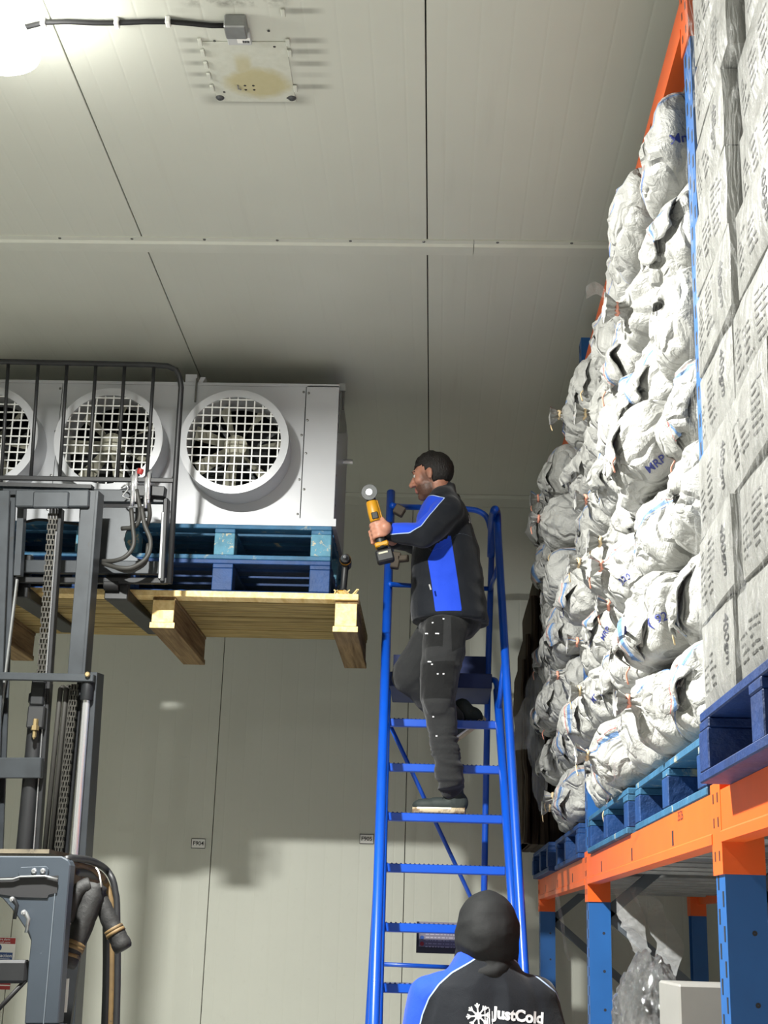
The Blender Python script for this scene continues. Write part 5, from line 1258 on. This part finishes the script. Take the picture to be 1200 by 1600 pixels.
# shoes
def shoe(heel, toe, up_, name='shoe', dangling=False):
    ax = (toe - heel); L = ax.length; ax.normalize(); up_ = (up_ - ax * up_.dot(ax)).normalized(); sd_ = ax.cross(up_)
    e = thing_part = None; m = MB(); prof = ((0.0, .030, .035), (.06, .037, .04), (.25, .038, .04), (.5, .040, .035), (.72, .046, .03), (.9, .040, .022), (1.0, .018, .012))
    rings = []
    for t, w_, h_ in prof: rings.append((heel + ax * L * t + up_ * .015, sd_ * w_, up_ * .016))
    sole = m.loft(rings, 20, 0, 4)
    up2 = MB(); up2.ell(heel + ax * L * .17 + up_ * .055, ax * .058, sd_ * .038, up_ * .055); up2.ell(heel + ax * L * .45 + up_ * .045, ax * .10, sd_ * .041, up_ * .036); up2.ell(heel + ax * L * .74 + up_ * .040, ax * .070, sd_ * .045, up_ * .034); up2.cap(heel + ax * L * .2 + up_ * .06, heel + ax * L * .22 + up_ * .125, .042, .045)
    me = blob(up2, .006, 6); so, _ = finish(me, name, 'shoe_upper', man, base)
    s2 = sole.build('sole', 'shoe_sole', so, True)
    MB().loft([(heel + ax * L * t + up_ * .024, sd_ * (w_ + .0015), up_ * .0065) for t, w_, h_ in prof[2:6]], 16, 0, 4).build('sole_stripe', 'shoe_white', so, True)
    for t in (.34, .42, .5): c = heel + ax * L * t + up_ * (.088 - (t - .3) * .09); MB().tube([c - sd_ * .03 - up_ * .008, c + up_ * .004, c + sd_ * .03 - up_ * .008], .003, 6).build('lace', 'black_rubber', so, 'all')
    return so
zs_ = steps[2][3] + .001
hl = A(727, 1262, 6.66); toe_ = A(645, 1262, 6.64)
shoe(Vector((hl.x, 6.63, zs_)), Vector((toe_.x, 6.66, zs_)), Vector((0, 0, 1)))
shoe(P(757, 1128, 6.84), P(712, 1160, 6.98), Vector((-.55, -.25, .75)))

# ------------------------------------------------------------------ cut-off tool in his hands
tl = thing('cut_off_tool', 'yellow and black cordless cutting tool with grey disc in the climbing man\'s hands', 'power tool', T0)
MB().tube([T0 + (T1 - T0) * k for k in (.10, .2, .45, .6)], [.026, .025, .024, .025], 16).build('grip', 'tool_dark', tl, 'all')
MB().tube([T0 + (T1 - T0) * k for k in (.60, .63, .8, .97, 1.0)], [.025, .029, .030, .027, .02], 16).build('housing', 'tool_yellow', tl, 'all')
c = T0 + (T1 - T0) * .69 + TY * .024; MB().obox(c, TX * .016, TY * .008, ta * .018).build('rubber_panel', 'tool_dark', tl, bevel=.004)
MB().bar(T0 + (T1 - T0) * .98 + TX * .024, T0 + (T1 - T0) * .62 + TX * .028, .012, .02, 0, tuple(TY)).build('trigger_lever', 'tool_yellow', tl, bevel=.003)
c = T0 + (T1 - T0) * .17; MB().obox(c, TX * .033, TY * .028, ta * .012).build('collar', 'tool_yellow', tl, bevel=.006)
c = T0 - ta * .012 + TX * .002; MB().obox(c, TX * .042, TY * .035, ta * .030).build('battery', 'tool_black', tl, bevel=.008)
MB().obox(c + ta * .012 + TY * .0356 - TX * .005, TX * .022, TY * .001, ta * .004).build('badge', 'tool_badge', tl)
dc = P(577.5, 772, 6.25) + TY * .03; ds = MB().lathe(dc, TY - TX * .15, [(.001, .002), (.038, .002), (.040, 0), (.038, -.002), (.001, -.002)], 32).build('cutting_disc', 'disc_grey', tl, True)
MB().lathe(dc, TY - TX * .15, [(.017, .002), (.016, .005), (.006, .006), (.006, .010), (.001, .0105)], 20).build('disc_nut', 'chrome', ds, True)
MB().tube([T1 - ta * .01, dc - TY * .012], [.024, .02], 14).build('gear_head', 'tool_black', tl, 'all')

# ------------------------------------------------------------------ hooded man in the foreground
HY = 5.28
G = lambda u, v, y=HY: A(u, v, y)
bx = G(757, 1560).x; base2 = Vector((bx, HY, 0))
man2 = thing('person', 'hooded man seen from behind, navy and blue jacket, watching from below', 'person', base2)
hz = G(762, 1440).z; hx = G(762, 1440).x; hc2 = Vector((hx, HY + .03, hz - .035))
f2 = Vector((-.12, .93, .30)).normalized(); u2 = Vector((0, -.3, 1)); u2 = (u2 - f2 * u2.dot(f2)).normalized(); s2_ = f2.cross(u2)
b = MB(); head_prims(b, hc2, f2, u2, s2_, 1.0)
zs2 = G(757, 1545).z; nb2 = Vector((bx, HY, zs2 + .03)); b.cap(hc2 - u2 * .05, nb2, .055, .065); b.cap(nb2, (bx, HY, 1.15), .062, .13); b.cap((bx, HY, 1.15), (bx, HY, .95), .14, .15)
for q in (-1, 1):
    sh = Vector((bx + q * .185, HY, zs2 - .02)); el = Vector((bx + q * .25, HY - .02, 1.12)); wr = Vector((bx + q * .25, HY + .16, .95))
    b.cap(nb2, sh, .05, .05); b.cap(sh, el, .05, .042); b.cap(el, wr, .042, .03); b.ell(wr + Vector((0, .06, -.02)), (.018, 0, 0), (0, .045, 0), (0, 0, .04))
    for i in range(4): c = wr + Vector((q * .0, .09, .01 - i * .019)); finger(b, [c, c + Vector((-q * .012, .035, -.008)), c + Vector((-q * .035, .045, -.012))], (.0095, .009, .008))
    finger(b, [wr + Vector((-q * .01, .04, .012)), wr + Vector((-q * .035, .065, .02)), wr + Vector((-q * .04, .095, .012))], (.012, .011, .009))
    hp_ = Vector((bx + q * .09, HY, .92)); b.cap(hp_, (bx + q * .10, HY + .01, .5), .08, .055); b.cap((bx + q * .10, HY + .01, .5), (bx + q * .11, HY - .02, .1), .052, .036)
me = blob(b, .0065, 4); finish(me, 'body', 'skin', man2, base2, {'beard': lambda p, n: 0.0, 'lips': lambda p, n: 0.0})
# hood
hd = MB(); hd.ell(Vector((hx, HY, G(0, 1437).z)), (.122, 0, 0), (0, .14, 0), (0, 0, .160), 24); hd.ell(Vector((hx, HY + .03, G(0, 1470).z)), (.117, 0, 0), (0, .12, 0), (0, 0, .12), 20)
hd.ell(Vector((hx - .0, HY, G(0, 1492).z)), (.118, 0, 0), (0, .128, 0), (0, 0, .06), 20)
me = blob(hd, .008, 6)
hcut = hc2 + f2 * .075
finish(me, 'hood', 'hood_cloth', man2, base2, None, lambda p: .006 * fbm(p * 9, 2) + .007 * (ridge(Vector((p.x * 7, p.y * 7, p.z * 13))) - .6) * max(.2, min(1, (hz - p.z + .12) / .2)))
# jacket
jk = MB(); R = []
for z, w_, d_ in ((zs2 + .135, .10, .10), (zs2 + .10, .115, .105), (zs2 + .07, .135, .11), (zs2 + .03, .175, .118), (zs2 + .005, .198, .125), (zs2 - .05, .215, .135), (zs2 - .15, .225, .145), (1.15, .225, .15), (1.0, .23, .155), (.84, .235, .16)): R.append(((bx, HY, z), (w_, 0, 0), (0, d_, 0)))
jk.loft(R, 28, 0, 2.4)
for q in (-1, 1):
    sh = Vector((bx + q * .195, HY, zs2 - .035)); el = Vector((bx + q * .262, HY - .02, 1.10)); wr = Vector((bx + q * .255, HY + .14, .96))
    jk.cap((bx + q * .08, HY, zs2 + .0), sh, .075, .082); jk.cap(sh, el, .082, .068); jk.cap(el, wr, .066, .048)
me = blob(jk, .0085, 10)
KX = lambda u_, v_: (lambda q: (q.x, q.z))(G(u_, v_, HY - .1))
bl_line = [KX(*q) for q in ((757, 1488), (735, 1503), (706, 1520), (686, 1538), (670, 1560), (660, 1585), (654, 1610), (652, 1640), (655, 1700))]
bl_poly = bl_line + [KX(*q) for q in ((560, 1700), (560, 1560), (640, 1470), (700, 1470))]
rl_line = [KX(*q) for q in ((793, 1490), (815, 1508), (845, 1530), (872, 1552), (885, 1580))]
rl_poly = rl_line + [KX(*q) for q in ((960, 1580), (930, 1500), (850, 1470))]
jo2, bv_j2 = finish(me, 'jacket', 'jacket_cloth', man2, base2, {'panel': lambda p, n: psdf((p.x, p.z), bl_poly), 'pipe': lambda p, n: min((psdf((p.x, p.z), bl_poly), psdf((p.x, p.z), rl_poly)), key=abs)},
    lambda p: .006 * fbm(p * 6, 2) + .008 * (ridge(Vector((p.x * 9, p.y * 6, p.z * 4))) - .6))
m = MB(); lettering(m, 'JustCold', G(811, 1588, HY - .13), (1, 0, -.10), (.06, 0, 1), .052, .0022, proj=bv_j2, off=.002); m.build('back_lettering', 'white_print', jo2)
m = MB(); c = G(747, 1587, HY - .13); c2 = c
def onj(p): h = bv_j2.ray_cast(Vector((p.x, p.y - .3, p.z)), Vector((0, 1, 0)), 1.0); return (h[0] if h[0] is not None else p) + Vector((0, -.002, 0))
def stripe(m, x0, z0, x1, z1, w_):
    d = Vector((x1 - x0, 0, z1 - z0)); d.normalize(); n = Vector((-d.z, 0, d.x)) * w_ / 2
    m.add([onj(Vector((x0, c.y, z0)) + n), onj(Vector((x0, c.y, z0)) - n), onj(Vector((x1, c.y, z1)) - n), onj(Vector((x1, c.y, z1)) + n)], [(0, 1, 2, 3)])
for k in range(8):                                      # snowflake mark
    a = k * math.pi / 4 + .1; cx, cz = math.cos(a), math.sin(a); stripe(m, c.x + cx * .012, c.z + cz * .012, c.x + cx * .042, c.z + cz * .042, .005)
    for q in (-.6, .6): bx_, bz_ = c.x + cx * .026, c.z + cz * .026; stripe(m, bx_, bz_, bx_ + math.cos(a + q) * .014, bz_ + math.sin(a + q) * .014, .0045)
n = 16; m.add([onj(c + Vector((math.cos(2 * math.pi * k / n) * .0125, 0, math.sin(2 * math.pi * k / n) * .0125))) for k in range(n)], [tuple(range(n))])
t0 = G(761, 1576, HY - .13); 
for dx_ in (-.008, .008): stripe(m, t0.x + dx_, t0.z, t0.x + dx_ + .002, t0.z - .075, .003)
stripe(m, t0.x - .007, t0.z + .003, t0.x + .007, t0.z + .003, .004); stripe(m, t0.x + .001, t0.z - .03, t0.x + .002, t0.z - .085, .007)
t1 = G(769, 1580, HY - .13); stripe(m, t1.x, t1.z, t1.x + .002, t1.z - .085, .0025)
m.build('snowflake_mark', 'white_print', jo2)
tr2_ = MB(); tr2_.ell((bx, HY, .9), (.18, 0, 0), (0, .15, 0), (0, 0, .13))
for q in (-1, 1): tr2_.cap((bx + q * .09, HY, .86), (bx + q * .10, HY + .01, .48), .105, .082); tr2_.cap((bx + q * .10, HY + .01, .48), (bx + q * .11, HY - .02, .12), .08, .066)
finish(blob(tr2_, .012, 6), 'trousers', 'trouser_cloth', man2, base2, {'panel': lambda p, n: -.05}, tfold)
man_, base_ = man, base; man, base = man2, base2
for q in (-1, 1): shoe(Vector((bx + q * .11, HY - .09, .001)), Vector((bx + q * .13, HY + .19, .001)), Vector((0, 0, 1)), 'boot')
